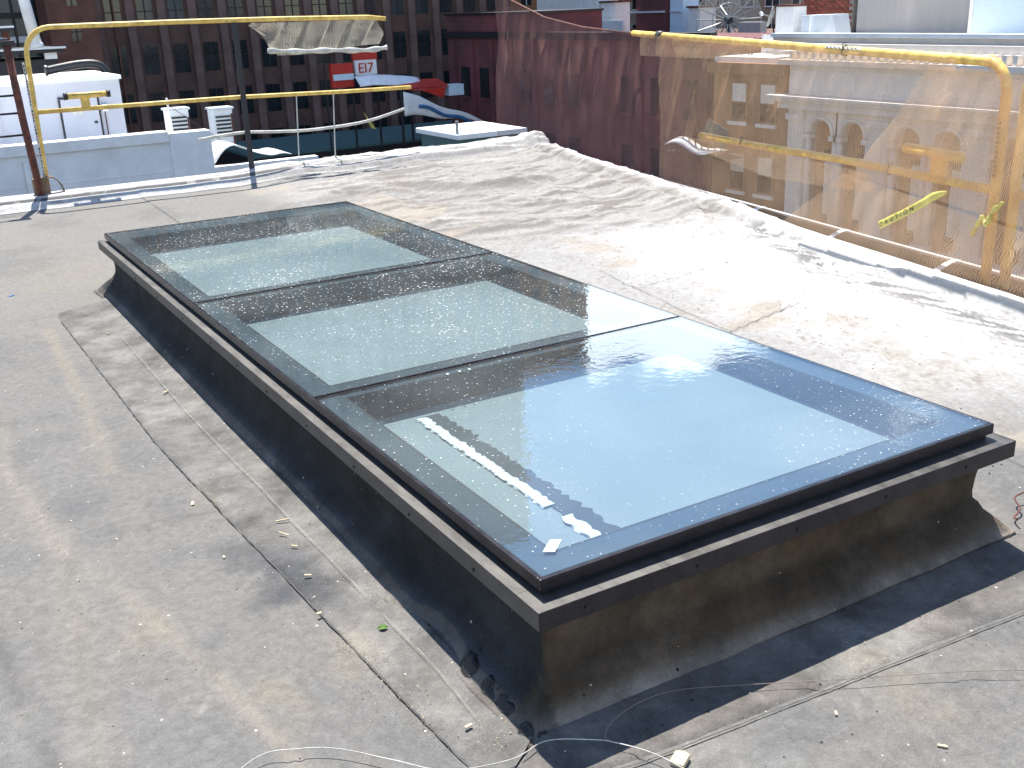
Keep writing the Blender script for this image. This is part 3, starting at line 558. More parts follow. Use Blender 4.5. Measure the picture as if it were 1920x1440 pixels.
# crumbs: nobody could count them
b_ = MB()
def crumb(x, y, s_, z=.006):
    z = roofz(x, y)+z+.006; p = [(x+random.uniform(-s_, s_), y+random.uniform(-s_, s_), z+random.uniform(0, s_)) for _ in range(3)]
    b_.add(p+[(x, y, z+s_*1.2)], [(0, 1, 2), (0, 1, 3), (1, 2, 3), (2, 0, 3)])
for k_ in range(420):
    t_ = random.random()**1.5; yy_ = .05+1.9*t_; crumb(random.gauss(-.258-.07*t_*1.2, .016), yy_, random.uniform(.0008, .0028), .002)
for cx, cy, sp_, n_ in [(-.31, .54, .018, 60), (-.29, .4, .07, 90), (-.27, .2, .06, 120), (-.13, .02, .05, 120), (-.2, .35, .25, 70), (-.3, 1.0, .12, 80), (-.4, 1.75, .07, 50), (.9, -.3, .25, 90), (1.9, .2, .3, 60), (-.1, .73, .05, 60)]:
    for _ in range(n_): crumb(random.gauss(cx, sp_), random.gauss(cy, sp_), random.uniform(.0009, .0036))
for _ in range(700): crumb(random.uniform(-1.3, 2.8), random.uniform(-.8, 5), random.uniform(.0008, .0024))
vv = [(i, v) for i, v in enumerate(b_.v)]
bad = set(i//4 for i, v in vv if -.02 < v[0] < SW+.02 and -.02 < v[1] < SL+.02)
kb = MB()
for c in range(len(b_.v)//4):
    if c not in bad: kb.add(b_.v[c*4:c*4+4], [(0, 1, 2), (0, 1, 3), (1, 2, 3), (2, 0, 3)])
tag(build('sawdust_crumbs', kb, M['chip']), 'cream sawdust and grit crumbs strewn over the roof membrane', 'sawdust', kind='stuff')
kb = MB()
for _ in range(260):
    x, y = random.uniform(1.8, 3.6), random.uniform(.2, 3.4); s_ = random.uniform(.001, .004); z = roofz(x, y)+.001
    kb.add([(x-s_*2, y, z), (x+s_*2, y+s_, z), (x, y+s_*1.5, z), (x, y, z+s_)], [(0, 1, 2), (0, 1, 3), (1, 2, 3), (2, 0, 3)])
tag(build('dark_grit', kb, M['tar']), 'dark grit specks scattered on the pale right side of the roof', 'grit', kind='stuff')
def smooth_path(pts, k=8):
    pts = [Vector(p) for p in pts]; out = []
    for i in range(len(pts)-1):
        p0 = pts[max(i-1, 0)]; p1 = pts[i]; p2 = pts[i+1]; p3 = pts[min(i+2, len(pts)-1)]
        for j in range(k):
            t = j/k; out.append(.5*((2*p1)+(p2-p0)*t+(2*p0-5*p1+4*p2-p3)*t*t+(3*p1-p0-3*p2+p3)*t**3))
    return out+[pts[-1]]
def onroof(pts, dz): return [(x, y, roofz(x, y)+dz) for x, y in pts]
w1 = smooth_path(onroof([(-.85, .10), (-.66, .22), (-.56, .19), (-.48, .14), (-.39, .04), (-.30, -.06), (-.16, -.11), (-.06, -.10), (.03, -.155), (.07, -.20), (.12, -.29), (.16, -.42)], .022))
t_ = tag(build('steel_wire', MB().tube(w1, .0012, 6), M['rope'], smooth=True), 'pale wire lying across the foreground roof in front of the curb', 'wire')
w2 = smooth_path(onroof([(.065, -.185), (.06, -.17), (.09, -.14), (.15, -.115), (.23, -.105), (.32, -.12), (.47, -.20), (.70, -.33), (.88, -.43), (1.01, -.50), (1.10, -.56), (1.3, -.7)], .022))
tag(build('steel_wire', MB().tube(w2, .0010, 6), M['wire'], smooth=True), 'thin brown wire looping from the curb shadow to the right edge', 'wire')
w3 = smooth_path([(2.1, .12, .03), (1.97, .07, .04), (1.90, .07, .03), (1.86, .02, .02), (1.80, .0, .015), (1.775, -.03, .03)], 6)
tag(build('iron_hook', MB().tube(w3, .0028, 8), M['rust'], smooth=True), 'bent rusty iron hook lying right of the skylight corner', 'hook')

# ------------------------------------------------------------------ gutter along the street edge
gt = thing('gutter', 'box gutter with thin white lip and cross straps along the street edge', 'gutter', (4.5, 2, -.05))
def gx(y): return 4.20+.168*y
g_in = lambda y: (xe(y)+.005, y, -.012); ys = np.linspace(-3, 9.4, 60)
mb = MB(); mb.grid([[(xe(y)+.006, y, -.02) for y in ys], [(xe(y)+.02, y, -.13) for y in ys], [(max(gx(y), xe(y)+.10)-.02, y, -.14) for y in ys], [(max(gx(y), xe(y)+.10), y, -.02) for y in ys]])
build('trough', mb, mat('brown_gutter', (.19, .14, .10), .7, var=.3, bump=.2), gt, solid=.004)
mb = MB(); mb.tube([(max(gx(y), xe(y)+.10), y, -.004) for y in ys], .011, 8); build('lip', mb, M['white'], gt, smooth=True)
for y in (-.2, 1.05, 2.25, 3.32, 4.36, 5.5, 6.7, 7.9):
    x0, x1 = xe(y)-.03, max(gx(y), xe(y)+.10)+.01; b_ = MB()
    n_ = 8; a_ = [(x0+(x1-x0)*k/n_, y+.12*k/n_-.02, .012+.012*math.sin(PI*k/n_)) for k in range(n_+1)]
    b_.grid([a_, [(p[0], p[1]+.045, p[2]) for p in a_]]); build('strap', b_, M['white'], gt, solid=.004)

# ------------------------------------------------------------------ guard rails
def rl(y, z, dx=0): return (3.80+.235*y+dx, y, z)
def arc(c, a, b, r_, n=7):     # quarter bend through corner c from direction a to direction b
    c, a, b = Vector(c), Vector(a).normalized(), Vector(b).normalized()
    return [c+a*r_*(1-math.sin(t))+b*r_*(1-math.cos(t)) for t in np.linspace(0, PI/2, n)]
def guard(name, label, path_top, mid, post, parent_loc, rr=.021, grp='yellow guard rails'):
    g = thing(name, label, 'guard rail', parent_loc, grp)
    build('top_rail', MB().tube(path_top, rr, 14), M['yellow'], g, smooth=True)
    if mid: build('mid_rail', MB().tube(mid, rr*.9, 12), M['yellow'], g, smooth=True)
    return g
# far rail
gb = guard('guard_rail', 'yellow tube guard rail with curved corner standing on the far roof edge', 
    [(.235, 9.40, .10), (.25, 9.40, .8)]+[tuple(p) for p in arc((.27, 9.40, 1.60), (0, 0, -1), (1, 0, 0), .24)]+[(1.64, 9.40, 1.595), (2.73, 9.4, 1.58), (3.75, 9.4, 1.555), (3.95, 9.4, 1.53)],
    [(.27, 9.40, .84), (1.52, 9.40, .835), (2.24, 9.40, .83), (3.4, 9.4, .80), (4.2, 9.4, .79)], None, (.25, 9.4, 0), rr=.024)
b_ = MB(); b_.box(.675, .755, 9.385, 9.41, .855, .945); build('tee_stub', b_, M['yellow'], gb)
build('tee_bar', MB().tube([(.56, 9.395, .965), (.92, 9.395, .965)], .028, 14), M['yellow'], gb, smooth=True)
for x0, x1 in ((.525, .56), (.92, .955)): build('end_cap', MB().tube([(x0, 9.395, .965), (x1, 9.395, .965)], .034, 14), M['ink'], gb, smooth=True)
b_ = MB()
for k in range(12): b_.box(.60+k*.024, .612+k*.024, 9.3655, 9.3675, .972, .980)
build('print_marks', b_, M['ink'], gb, kind='stuff')
build('label_strip', MB().box(.212, .232, 9.372, 9.3755, .18, 1.30), M['label'], gb)
b_ = MB(); z = .22
while z < 1.26:
    hgt = random.uniform(.012, .024); b_.box(.216, .216+random.uniform(.006, .012), 9.3695, 9.3715, z, z+hgt); z += hgt+.012+(.03 if random.random() < .15 else 0)
build('print_marks', b_, M['ink'], gb, kind='stuff')
# wooden socket at the foot
ws = thing('post_socket', 'brown splintery wooden socket block at the foot of the far yellow post', 'post base', (.2, 9.35, 0))
b_ = MB(); b_.box(.10, .15, 9.28, 9.37, .05, .235); b_.box(.152, .245, 9.285, 9.375, .045, .24); build('side_board', b_, M['wood'], ws, bevel=.006)
b_ = MB(); b_.grid([[(.245+.13*math.sin(t), y, .24-.20*(1-math.cos(t))) for t in np.linspace(0, 1.35, 9)] for y in (9.30, 9.38)]); build('curled_flap', b_, M['wood'], ws, smooth=True, solid=.01)
# rusty pole with black rails running off to the left
rp = thing('steel_post', 'rusty dark red pole with thin black bars leaning left of the yellow rail', 'pole', (.12, 9.2, 0))
build('pole', MB().tube([(.145, 9.22, .04), (.11, 9.22, .8), (.09, 9.22, 1.47)], .034, 12), M['rust'], rp, smooth=True)
build('pole_cap', MB().box(-.02, .16, 9.18, 9.26, 1.46, 1.50), M['dark'], rp, bevel=.004)
for z in (.66, .86, 1.02, 1.50): build('bar', MB().tube([(.11, 9.22, z), (-1.6, 9.22, z-.01)], .010 if z < 1.4 else .022, 8), M['dark'], rp, smooth=True)
# black post and ropes on the far edge
bp_ = thing('fence_post', 'slim black steel post standing inside the far guard rail', 'post', (2.26, 9.38, 0)); build('post', MB().box(2.238, 2.292, 9.36, 9.385, .07, 1.56), M['dark'], bp_, bevel=.002); build('foot_plate', MB().box(2.20, 2.33, 9.31, 9.40, .075, .09), M['dark'], bp_)
lr = thing('lifeline_rope', 'pale rope slung low between the far posts with thin hanging cords', 'rope', (2.8, 9.4, .45))
build('main_rope', MB().tube(smooth_path([(1.75, 9.4, .44), (2.2, 9.4, .47), (2.6, 9.4, .445), (3.0, 9.4, .43), (3.6, 9.4, .46), (4.1, 9.4, .56)]), [.016]*41, 8), M['rope'], lr, smooth=True)
for x in (2.82, 3.24): build('cord', MB().tube(smooth_path([(x+.03, 9.4, .82), (x+.005, 9.4, .45), (x-.02, 9.4, .07)]), .007, 6), M['rope'], lr, smooth=True)
# pale netting bundle hanging under the far top rail
def uvgrid(name, P_, m, parent=None, us=1., vs_=1., tagk=None):
    a, b = len(P_), len(P_[0]); b_ = MB(); b_.grid(P_); o = build(name, b_, m, parent, smooth=True)
    uvl = o.data.uv_layers.new(name='UVMap'); A_ = [(i/(a-1)*us, j/(b-1)*vs_) for i in range(a) for j in range(b)]
    li = np.zeros(len(o.data.loops), dtype=np.int32); o.data.loops.foreach_get('vertex_index', li)
    uvl.data.foreach_set('uv', np.array(A_)[li].astype(np.float32).ravel()); return o
pn_ = thing('netting_bundle', 'torn pale netting bunched below the far top rail', 'netting', (3, 9.4, 1.4))
Pn = []
for i in range(60):
    t = i/59; x = 2.45+1.45*t; zt = 1.55-.02*t; zb = (1.52-.28*min(1, t/.18)) if t < .18 else 1.24-.03*math.sin(5*t)
    Pn.append([(x+.12*(1-k/20)*0+.03*math.sin(i*.6+k*.3), 9.43+.035*math.sin(i*.9+k*.25)+.03*float(fbm(i*.15, k*.2, 3)), zt+(zb-zt)*k/20) for k in range(21)])
uvgrid('netting_sheet', Pn, M['palenet'], pn_, 1.5, .3)
build('rolled_hem', MB().tube(smooth_path([(2.60, 9.42, 1.27), (2.9, 9.42, 1.245), (3.3, 9.42, 1.235), (3.7, 9.42, 1.215), (3.95, 9.42, 1.23)]), [.026+.008*math.sin(k) for k in range(33)], 9), M['rope'], pn_, smooth=True)
# street-side rail
Ypost = 1.93
gr = guard('guard_rail', 'long yellow tube guard rail wrapped in orange netting beside the street', 
    [rl(Ypost+.0, .0), rl(Ypost, .6)]+[tuple(p) for p in arc(rl(Ypost, 1.235), (0, 0, -1), (.235, 1, 0), .17)]+[rl(2.79, 1.245), rl(3.5, 1.255), rl(5, 1.285), rl(6.3, 1.305), rl(6.85, 1.315)],
    [rl(Ypost, .54), rl(3.25, .535), rl(4.66, .50), rl(5.45, .49)], None, rl(Ypost, 0), rr=.029)
build('tee_bar', MB().tube([rl(2.22, .685), rl(2.72, .69)], .032, 12), M['yellow'], gr, smooth=True); build('tee_stub', MB().box(4.35, 4.375, 2.35, 2.46, .56, .66), M['yellow'], gr)
build('joint_clamp', MB().tube([rl(6.2, 1.304), rl(6.3, 1.306)], .04, 12), M['dusty_bronze'], gr, smooth=True)
for y, z in ((2.85, .54), (4.72, .50), (3.42, 1.255)):
    c = Vector(rl(y, z)); ring_ = [c+Vector((.036*math.cos(t), .01*math.sin(2*t), .036*math.sin(t))) for t in np.linspace(0, 2*PI, 17)]
    b_ = MB(); b_.tube(ring_, .004, 6); b_.tube([c+Vector((-.03, 0, .02)), c+Vector((-.05, -.02, .05)), c+Vector((-.06, -.06, .055))], .003, 6); build('cable_tie', b_, M['ink'], gr, smooth=True)
build('label_strip', MB().add([rl(3.22, 1.262, -.0305), rl(3.62, 1.268, -.0305), rl(3.62, 1.283, -.025), rl(3.22, 1.277, -.025)], [(0, 1, 2, 3)]), M['label'], gr, solid=.0008)
b_ = MB()
for k in range(8):
    y = 3.26+k*.045; p = Vector(rl(y, 1.266, -.0325)); q_ = Vector(rl(y+random.uniform(.01, .03), 1.279, -.0280)); b_.tube([p, (p+q_)/2+Vector((0, .012, 0)), q_], .0018, 5)
build('print_marks', b_, M['ink'], gr, kind='stuff')
b_ = MB(); z = .62
while z < .92: b_.box(rl(Ypost, 0)[0]-.034, rl(Ypost, 0)[0]-.032, Ypost-.010, Ypost+.008, z, z+.014); z += .026
build('print_marks', b_, M['ink'], gr, kind='stuff')
g2 = guard('guard_rail', 'second yellow guard rail panel leaving the picture at its right edge', 
    [rl(1.80, 0, .02), rl(1.80, .6, .02)]+[tuple(p) for p in arc(rl(1.80, 1.24, .02), (0, 0, -1), (-.235, -1, 0), .17)]+[rl(.5, 1.24, .02), rl(-1.5, 1.24, .02), rl(-1.5, 0, .02)],
    [rl(1.80, .54, .02), rl(-1.5, .54, .02)], None, rl(1.8, 0), rr=.029)
# top cable carrying the netting on to the corner
tag(build('net_cable', MB().tube([rl(6.85, 1.31), rl(8.2, 1.36), rl(9.4, 1.46), rl(11.2, 1.76)], .012, 8), M['rust'], smooth=True), 'rusty cable continuing the netting line to the far corner', 'cable')
# --- netting
def ruled(y0, y1, top, bot, dx, n, m, ripple, seed):
    """hanging sheet between two height/position curves; top(t),bot(t) -> (y,z)"""
    R_ = []
    for i in range(n):
        t = i/(n-1); a = top(t); b = bot(t); row = []
        for k in range(m):
            s = k/(m-1); y = a[0]+(b[0]-a[0])*s; z = a[1]+(b[1]-a[1])*s
            w = ripple*math.sin(PI*min(1, s*1.2+.02))*(1.6*(float(fbm(y*3+seed, z*2+seed, 3))-.5)+.35*math.sin(y*16+z*5+seed))
            row.append(rl(y, z, dx+w))
        R_.append(row)
    return R_
def pl(pts):
    a = np.array(pts, float); d_ = np.r_[0, np.cumsum(np.hypot(*np.diff(a, axis=0).T))]; d_ /= d_[-1]
    return lambda t: (float(np.interp(t, d_, a[:, 0])), float(np.interp(t, d_, a[:, 1])))
nets = thing('debris_netting', 'orange brown see-through debris netting hung from the street side rail', 'netting', rl(3.5, 0))
uvgrid('netting_sheet', ruled(0, 0, pl([(-1.5, 1.22), (1.6, 1.16), (1.95, 1.19), (6.2, 1.29)]), pl([(-1.5, -.02), (1.6, .03), (3.2, -.03), (6.2, -.06)]), -.035, 260, 46, .06, 1), M['net'], nets, 8.0, 1.3)
uvgrid('netting_sheet', ruled(0, 0, pl([(5.75, 1.285), (6.6, 1.31), (8.2, 1.37), (9.38, 1.47), (11.2, 1.75)]), pl([(5.2, -.05), (8.1, -.04), (9.38, -.02), (11.4, -.3)]), -.05, 160, 46, .09, 4), M['net3'], nets, 5, 1.3)
uvgrid('netting_fold', ruled(0, 0, pl([(2.50, 1.20), (1.95, 1.18), (1.1, 1.05)]), pl([(3.18, .46), (2.3, .43), (1.1, .36)]), -.075, 60, 40, .05, 3), M['net2'], nets, 1.9, .9)
uvgrid('netting_fold', ruled(0, 0, pl([(3.25, .47), (2.6, .43), (1.0, .34)]), pl([(4.05, -.04), (2.5, .0), (1.0, .02)]), -.09, 70, 30, .06, 6), M['net2'], nets, 1.9, .5)
uvgrid('netting_fold', ruled(0, 0, pl([(5.6, .47), (4.4, .51), (3.0, .50)]), pl([(5.4, .38), (4.2, .30), (2.9, .38)]), -.07, 60, 12, .03, 9), M['net2'], nets, 2.6, .2)
uvgrid('netting_fold', ruled(0, 0, pl([(6.6, 1.31), (4, 1.27), (2.3, 1.24)]), pl([(6.6, 1.12), (4.6, 1.15), (2.3, 1.17)]), -.05, 90, 10, .02, 12), M['net2'], nets, 4.3, .2)
# net rolled over the corner of the rail
b_ = [];
for i in range(14):
    t = i/13; c = Vector(arc(rl(Ypost, 1.235), (0, 0, -1), (.235, 1, 0), .17, 14)[i]); b_.append([tuple(c+(.036+.008*math.sin(i*2+k))*Vector((math.cos(k*2*PI/16), 0, math.sin(k*2*PI/16)))) for k in range(17)])
uvgrid('netting_wrap', b_, M['net2'], nets, .3, .25)
# caution tape
def tape(name, pts, w, label, txt):
    t0 = thing(name, label, 'tape', pts[0], 'yellow caution tape on the netting'); path = smooth_path(pts, 6); R_ = []
    for i, p in enumerate(path):
        tw = math.sin(i*.35)*.3+(1.2*max(0, 1-(len(path)-1-i)/6)); R_.append([tuple(p+Vector((0, math.sin(tw)*s, math.cos(tw)*s)).normalized()*abs(s)*(1 if s > 0 else -1)*1) if s else tuple(p) for s in (-w/2, 0, w/2)])
    R_ = []
    for i, p in enumerate(path):
        k = min(1, (len(path)-1-i)/8+.25); R_.append([(p.x+.004*math.sin(i), p.y-w*k*s*.45, p.z-w*k*s) for s in (-.5, 0, .5)])
    b2 = MB(); b2.grid(R_); build('tape_strip', b2, M['tapey'], t0, smooth=True, solid=.0006)
    return t0
tp = tape('caution_tape', [rl(2.80, .20, -.12), rl(2.62, .29, -.12), rl(2.47, .37, -.12), rl(2.32, .46, -.11), rl(2.22, .50, -.10)], .045, 'yellow caution tape strip slanting across the netting below the mid rail', 'CAUTION')
fc = bpy.data.curves.new('tape_lettering', 'FONT'); fc.body = 'CAUTION'; fc.size = .045; fc.extrude = .0004; fc.space_character = 2.1
tmp = bpy.data.objects.new('tmp', fc); COL.objects.link(tmp); dg = bpy.context.evaluated_depsgraph_get(); tm = bpy.data.meshes.new_from_object(tmp.evaluated_get(dg)); bpy.data.objects.remove(tmp)
a0 = Vector(rl(2.78, .19, -.1275)); a1 = Vector(rl(2.30, .445, -.1275)); ex = (a1-a0).normalized(); nrm = Vector((-1, .235, 0)).normalized(); ey = nrm.cross(ex).normalized()
if ey.z < 0: ey = -ey
lt_ = bpy.data.objects.new('tape_lettering', tm); COL.objects.link(lt_); tm.materials.append(M['ink'])
ez = ex.cross(ey); lt_.matrix_world = Matrix(((ex.x, ey.x, ez.x, a0.x), (ex.y, ey.y, ez.y, a0.y), (ex.z, ey.z, ez.z, a0.z), (0, 0, 0, 1)))
mwl = lt_.matrix_world.copy(); mwl.translation = a0-tp.location; lt_.parent = tp; lt_.matrix_local = mwl
kn = thing('caution_tape', 'knotted yellow tape scrap tied round the street side post', 'tape', rl(1.9, .4), 'yellow caution tape on the netting')
b_ = MB(); b_.tube(smooth_path([rl(2.03, .27, -.06), rl(1.98, .34, -.07), rl(1.93, .40, -.09), rl(1.88, .37, -.1), rl(1.86, .44, -.09), rl(1.80, .50, -.08)]), [.006+.012*abs(math.sin(k*.5)) for k in range(41)], 7); build('tape_knot', b_, M['tapey'], kn, smooth=True)

# ------------------------------------------------------------------ ground far below
o = build('street', MB().box(-400, 700, -300, 900, -19.3, -19), M['asphalt']); o['kind'] = 'structure'

# ------------------------------------------------------------------ neighbour roofs, left and behind
nb = thing('white_neighbour_building', 'white rendered building with parapet just past the far guard rail', 'building', (3, 30, -19))
build('parapet_wall', MB().box(-12, 7.35, 30, 30.35, -19, -1.75), M['bluegrey'], nb); build('coping', MB().box(-12, 6.15, 29.9, 30.45, -1.75, -1.45), M['white'], nb, bevel=.02)
build('end_pier', MB().box(6.16, 7.36, 29.93, 30.5, -19, -1.52), M['bluegrey'], nb)
build('flat_deck', MB().box(-12, 7.3, 30.51, 48, -19, -2.75), M['whiteroof'], nb)
build('low_parapet', MB().box(7.37, 10.6, 29.96, 30.3, -19, -2.60), M['whiteroof'], nb)
mb = MB(); mb.grid([[(7.5+2.4*t, y, -2.55+.55*math.sin(PI*min(1, t*1.3))*(1-t*.6)+.1*math.sin(9*t)) for t in np.linspace(0, 1, 20)] for y in (30.4, 32)]); build('draped_sheet', mb, M['whiteroof'], nb, smooth=True, solid=.02)
for x in (-2, 2.2): build('wall_pipe', MB().box(x, x+.12, 29.86, 29.98, -19, -1.9), M['white'], nb)
for z in (-2.6, -3.4): build('course_line', MB().box(-12, 6.16, 29.985, 29.998, z, z+.03), M['bluegrey'], nb)
ph = thing('roof_penthouse', 'white metal clad penthouse with bright flat top and grey door', 'penthouse', (4, 40, -2.75))
build('cladding_wall', MB().box(-3.5, 6.98, 40, 45, -2.75, -.42), M['clad'], ph); build('roof_slab', MB().box(-3.6, 7.06, 39.9, 45.2, -.42, -.28), M['white'], ph)
x = -3.4; rb = build('cladding_rib', MB().box(0, .04, 39.95, 39.999, -2.75, -.43), M['clad'], ph); rb.location.x = -3.4-ph.location.x+0; 
k = 0
while x < 6.7:
    x += .33
    if not (4.7 < x < 6.2): c = rb.copy(); COL.objects.link(c); c.parent = ph; c.location = rb.location+Vector((x+3.4, 0, 0))
dr = build('door', MB().box(4.85, 6.1, 39.93, 39.99, -2.7, -1.0), M['clad'], ph, bevel=.01); build('door_handle', MB().box(5.9, 6.0, 39.87, 39.93, -1.9, -1.82), M['dark'], dr); build('door_frame', MB().box(6.12, 6.17, 39.93, 39.995, -2.7, -1.0).box(4.78, 4.83, 39.93, 39.995, -2.7, -1.0).box(4.78, 6.17, 39.93, 39.995, -.98, -.92), M['dark'], ph)
build('door_notice', MB().box(5.2, 5.55, 39.91, 39.929, -1.55, -1.42), M['label'], dr)
lp = thing('wall_lamp', 'small box lamp beside the penthouse door', 'lamp', (6.3, 39.9, -1.3)); build('lamp_box', MB().box(6.22, 6.42, 39.8, 39.98, -1.5, -1.25), M['white'], lp, bevel=.01); build('conduit', MB().box(6.3, 6.33, 39.94, 39.98, -2.7, -1.5), M['rust'], lp)
hs = thing('exhaust_hose', 'dark curved duct resting on the penthouse top', 'duct', (6.4, 41, -.28)); build('duct', MB().tube(smooth_path([(5.0, 43, -.1), (6.2, 43, .06), (6.9, 43, 0), (7.2, 43, -.35)]), .16, 10), M['dark'], hs, smooth=True); build('flange', MB().tube([(4.95, 43, -.1), (5.02, 43, -.1)], .21, 12), M['dark'], hs)
for k, (x, y, lb) in enumerate([(7.9, 36, 'white boxed roof unit beside the slim mast'), (9.4, 36, 'pale square roof unit behind the black post')]):
    a_ = thing('roof_unit', lb, 'roof unit', (x, y, -2.7), 'roof units on the white deck'); build('casing', MB().box(x-.35, x+.35, y-.3, y+.3, -2.7, -1.35-.1*k), M['bluegrey'], a_, bevel=.02); build('lid', MB().box(x-.4, x+.4, y-.35, y+.35, -1.35-.1*k, -1.28-.1*k), M['coping'], a_)
    for q_ in range(6): build('louvre', MB().box(x-.26, x+.26, y-.33, y-.302, -1.62-.1*k-.13*q_, -1.56-.1*k-.13*q_), M['dark'], a_)
    build('conduit', MB().tube([(x+.3, y-.34, -2.7), (x+.3, y-.34, -1.6)], .03, 6), M['rust'], a_)
ms = thing('antenna_mast', 'thin pale mast above the end pier of the white parapet', 'mast', (6.6, 31, -1.5)); build('mast', MB().tube([(6.55, 31, -2), (6.5, 31, -.6)], .03, 6), M['white'], ms); build('guy_wire', MB().tube([(6.5, 31, -.8), (8.5, 31, -2.4)], .012, 4), M['dark'], ms)
# items in between: awnings and flue at the far left
aw = thing('dark_canopy', 'stacked dark metal canopies above the white penthouse at the left', 'canopy', (6, 60, -1))
build('canopy_slab', MB().box(-2, 8.4, 60, 66, .12, .34), M['dark'], aw); build('canopy_edge', MB().box(-2, 8.45, 59.9, 59.995, .30, .40), M['coping'], aw); build('canopy_slab', MB().box(-2, 6.1, 60, 66, 1.25, 1.45), M['dark'], aw); build('canopy_edge', MB().box(-2, 6.15, 59.9, 59.995, 1.42, 1.52), M['coping'], aw)
build('lower_body', MB().box(-2, 8.0, 60.5, 66, -19, -.2), M['dark'], aw); build('support', MB().box(7.4, 8.0, 60.2, 60.5, -.2, .12), M['bluegrey'], aw); build('support', MB().box(5.6, 5.9, 60.2, 60.5, -.2, 1.25), M['rust'], aw)
fl_ = thing('flue_pipe', 'pale vertical flue rising at the top left behind the rail', 'flue', (6.7, 59, 1)); build('pipe', MB().tube([(6.95, 59, .4), (6.7, 59, 3), (6.6, 59, 6)], .28, 12), M['bluegrey'], fl_, smooth=True); build('collar', MB().tube([(6.95, 59, .45), (6.93, 59, .6)], .34, 12), M['bluegrey'], fl_)

# ------------------------------------------------------------------ tall buildings at the back
def facade_windows(parent, xs, zs, y, w, h, m_frame, m_glass, depth=.15):
    fr = centred('window', MB().box(xs[0]-w/2, xs[0]+w/2, y-.04, y+depth-.05, zs[0], zs[0]+h), m_glass, parent)
    ms_ = centred('sash', MB().box(xs[0]-.05, xs[0]+.05, y-.10, y-.045, zs[0], zs[0]+h).box(xs[0]-w/2, xs[0]-.06, y-.10, y-.045, zs[0]+h*.48, zs[0]+h*.48+.09).box(xs[0]+.06, xs[0]+w/2, y-.10, y-.045, zs[0]+h*.48, zs[0]+h*.48+.09), m_frame, fr)
    b0 = fr.location.copy(); n_ = 0
    for x in xs:
        for z in zs:
            if n_:
                c = fr.copy(); COL.objects.link(c); c.parent = parent; c.location = b0+Vector((x-xs[0], 0, z-zs[0]))
                if z < 6 and z > -16:
                    d = ms_.copy(); COL.objects.link(d); d.parent = c
            n_ += 1
tb = thing('dark_office_tower', 'tall dark brown brick tower with close vertical piers filling the back left', 'building', (38, 100, -19))
build('wall', MB().box(17.4, 58.4, 100, 125, -19, 61), M['darkbrick'], tb); build('cornice', MB().box(17.0, 58.6, 99.4, 125.3, 61, 62.2), M['pilaster'], tb)
per = 2.72; xs = [17.6+per*(k+.5) for k in range(15)]; zs = [-15.5+4.1*k for k in range(18)]
facade_windows(tb, xs, zs, 100, 1.35, 2.5, M['dark'], M['winglass'])
p0 = centred('pier', MB().box(17.6-.35, 17.6+.35, 99.55, 99.999, -19, 60.9), M['pilaster'], tb); b0 = p0.location.copy()
for k in range(1, 16): c = p0.copy(); COL.objects.link(c); c.parent = tb; c.location = b0+Vector((per*k, 0, 0))
p1 = centred('slim_pier', MB().box(17.6+per/2-.06, 17.6+per/2+.06, 99.6, 99.88, -19, 60.9), M['redbrick'], tb)
tb2 = thing('brick_stair_tower', 'plain red brown brick tower with one column of small windows', 'building', (16, 99, -19))
build('wall', MB().box(13.4, 17.35, 98.6, 112, -19, 55), M['redbrick'], tb2); facade_windows(tb2, [15.5], [-8.6+2.85*k for k in range(12)], 98.6, .8, 1.5, M['dark'], M['winglass'])
tb3 = thing('blue_glass_building', 'dark blue curtain wall block at the far top left', 'building', (4, 104, -19))
build('wall', MB().box(-30, 13.3, 104, 120, -19, 40), M['blueglass'], tb3)
m0 = centred('mullion', MB().box(-.1, .1, 103.8, 103.999, -19, 40), M['dark'], tb3); b0 = m0.location.copy(); m0.location = b0+Vector((13, 0, 0))
for k in range(1, 18): c = m0.copy(); COL.objects.link(c); c.parent = tb3; c.location = b0+Vector((13-1.6*k, 0, 0))
for z in range(-6, 12, 2): build('spandrel', MB().box(-30, 13.3, 103.88, 103.99, z, z+.5), M['bluegrey'] if z == 0 else M['dark'], tb3)
br = thing('tan_apartment_slab', 'tan brown slab block rising to the right of the dark tower', 'building', (66, 104, -19))
build('wall', MB().box(58.9, 71.0, 104, 122, -19, 42), M['brownb'], br); build('roof_cap', MB().box(58.8, 71.1, 103.7, 122, 42, 43), M['stone'], br)
facade_windows(br, [60.9+2.7*k for k in range(4)], [-9+3.4*k for k in range(15)], 104, 1.3, 1.7, M['white'], M['winglass'])
# red shop building in the middle distance
rs = thing('dark_low_block', 'low dark green grey block standing below the red hoarding', 'building', (32, 74, -19))
build('wall', MB().box(22, 45, 74, 84, -19, -8.2), M['dark'], rs); build('roof_deck', MB().box(21.8, 45.2, 73.8, 84, -8.2, -8.0), M['tealm'], rs)
for x in (24.5, 28, 31.5, 35, 38.5): build('bay', MB().box(x, x+1.6, 73.9, 73.995, -18, -9), M['winglass'], rs)
hd = thing('rooftop_hoarding', 'red rooftop sign frame with white lettered panel above a pale awning', 'sign', (29, 70, -4))
build('red_panel', MB().box(26.9, 28.5, 70, 70.4, -3.5, -1.9), M['red'], hd); build('white_band', MB().box(27.0, 28.5, 69.9, 69.995, -3.0, -2.6), M['ltblue'], hd); build('red_header', MB().box(28.6, 30.4, 70, 70.3, -1.75, -1.15), M['red'], hd)
build('letter_panel', MB().box(28.7, 30.3, 69.95, 70.3, -2.75, -1.76), M['white'], hd)
fc = bpy.data.curves.new('lettering', 'FONT'); fc.body = 'EI7'; fc.size = .95; fc.extrude = .02
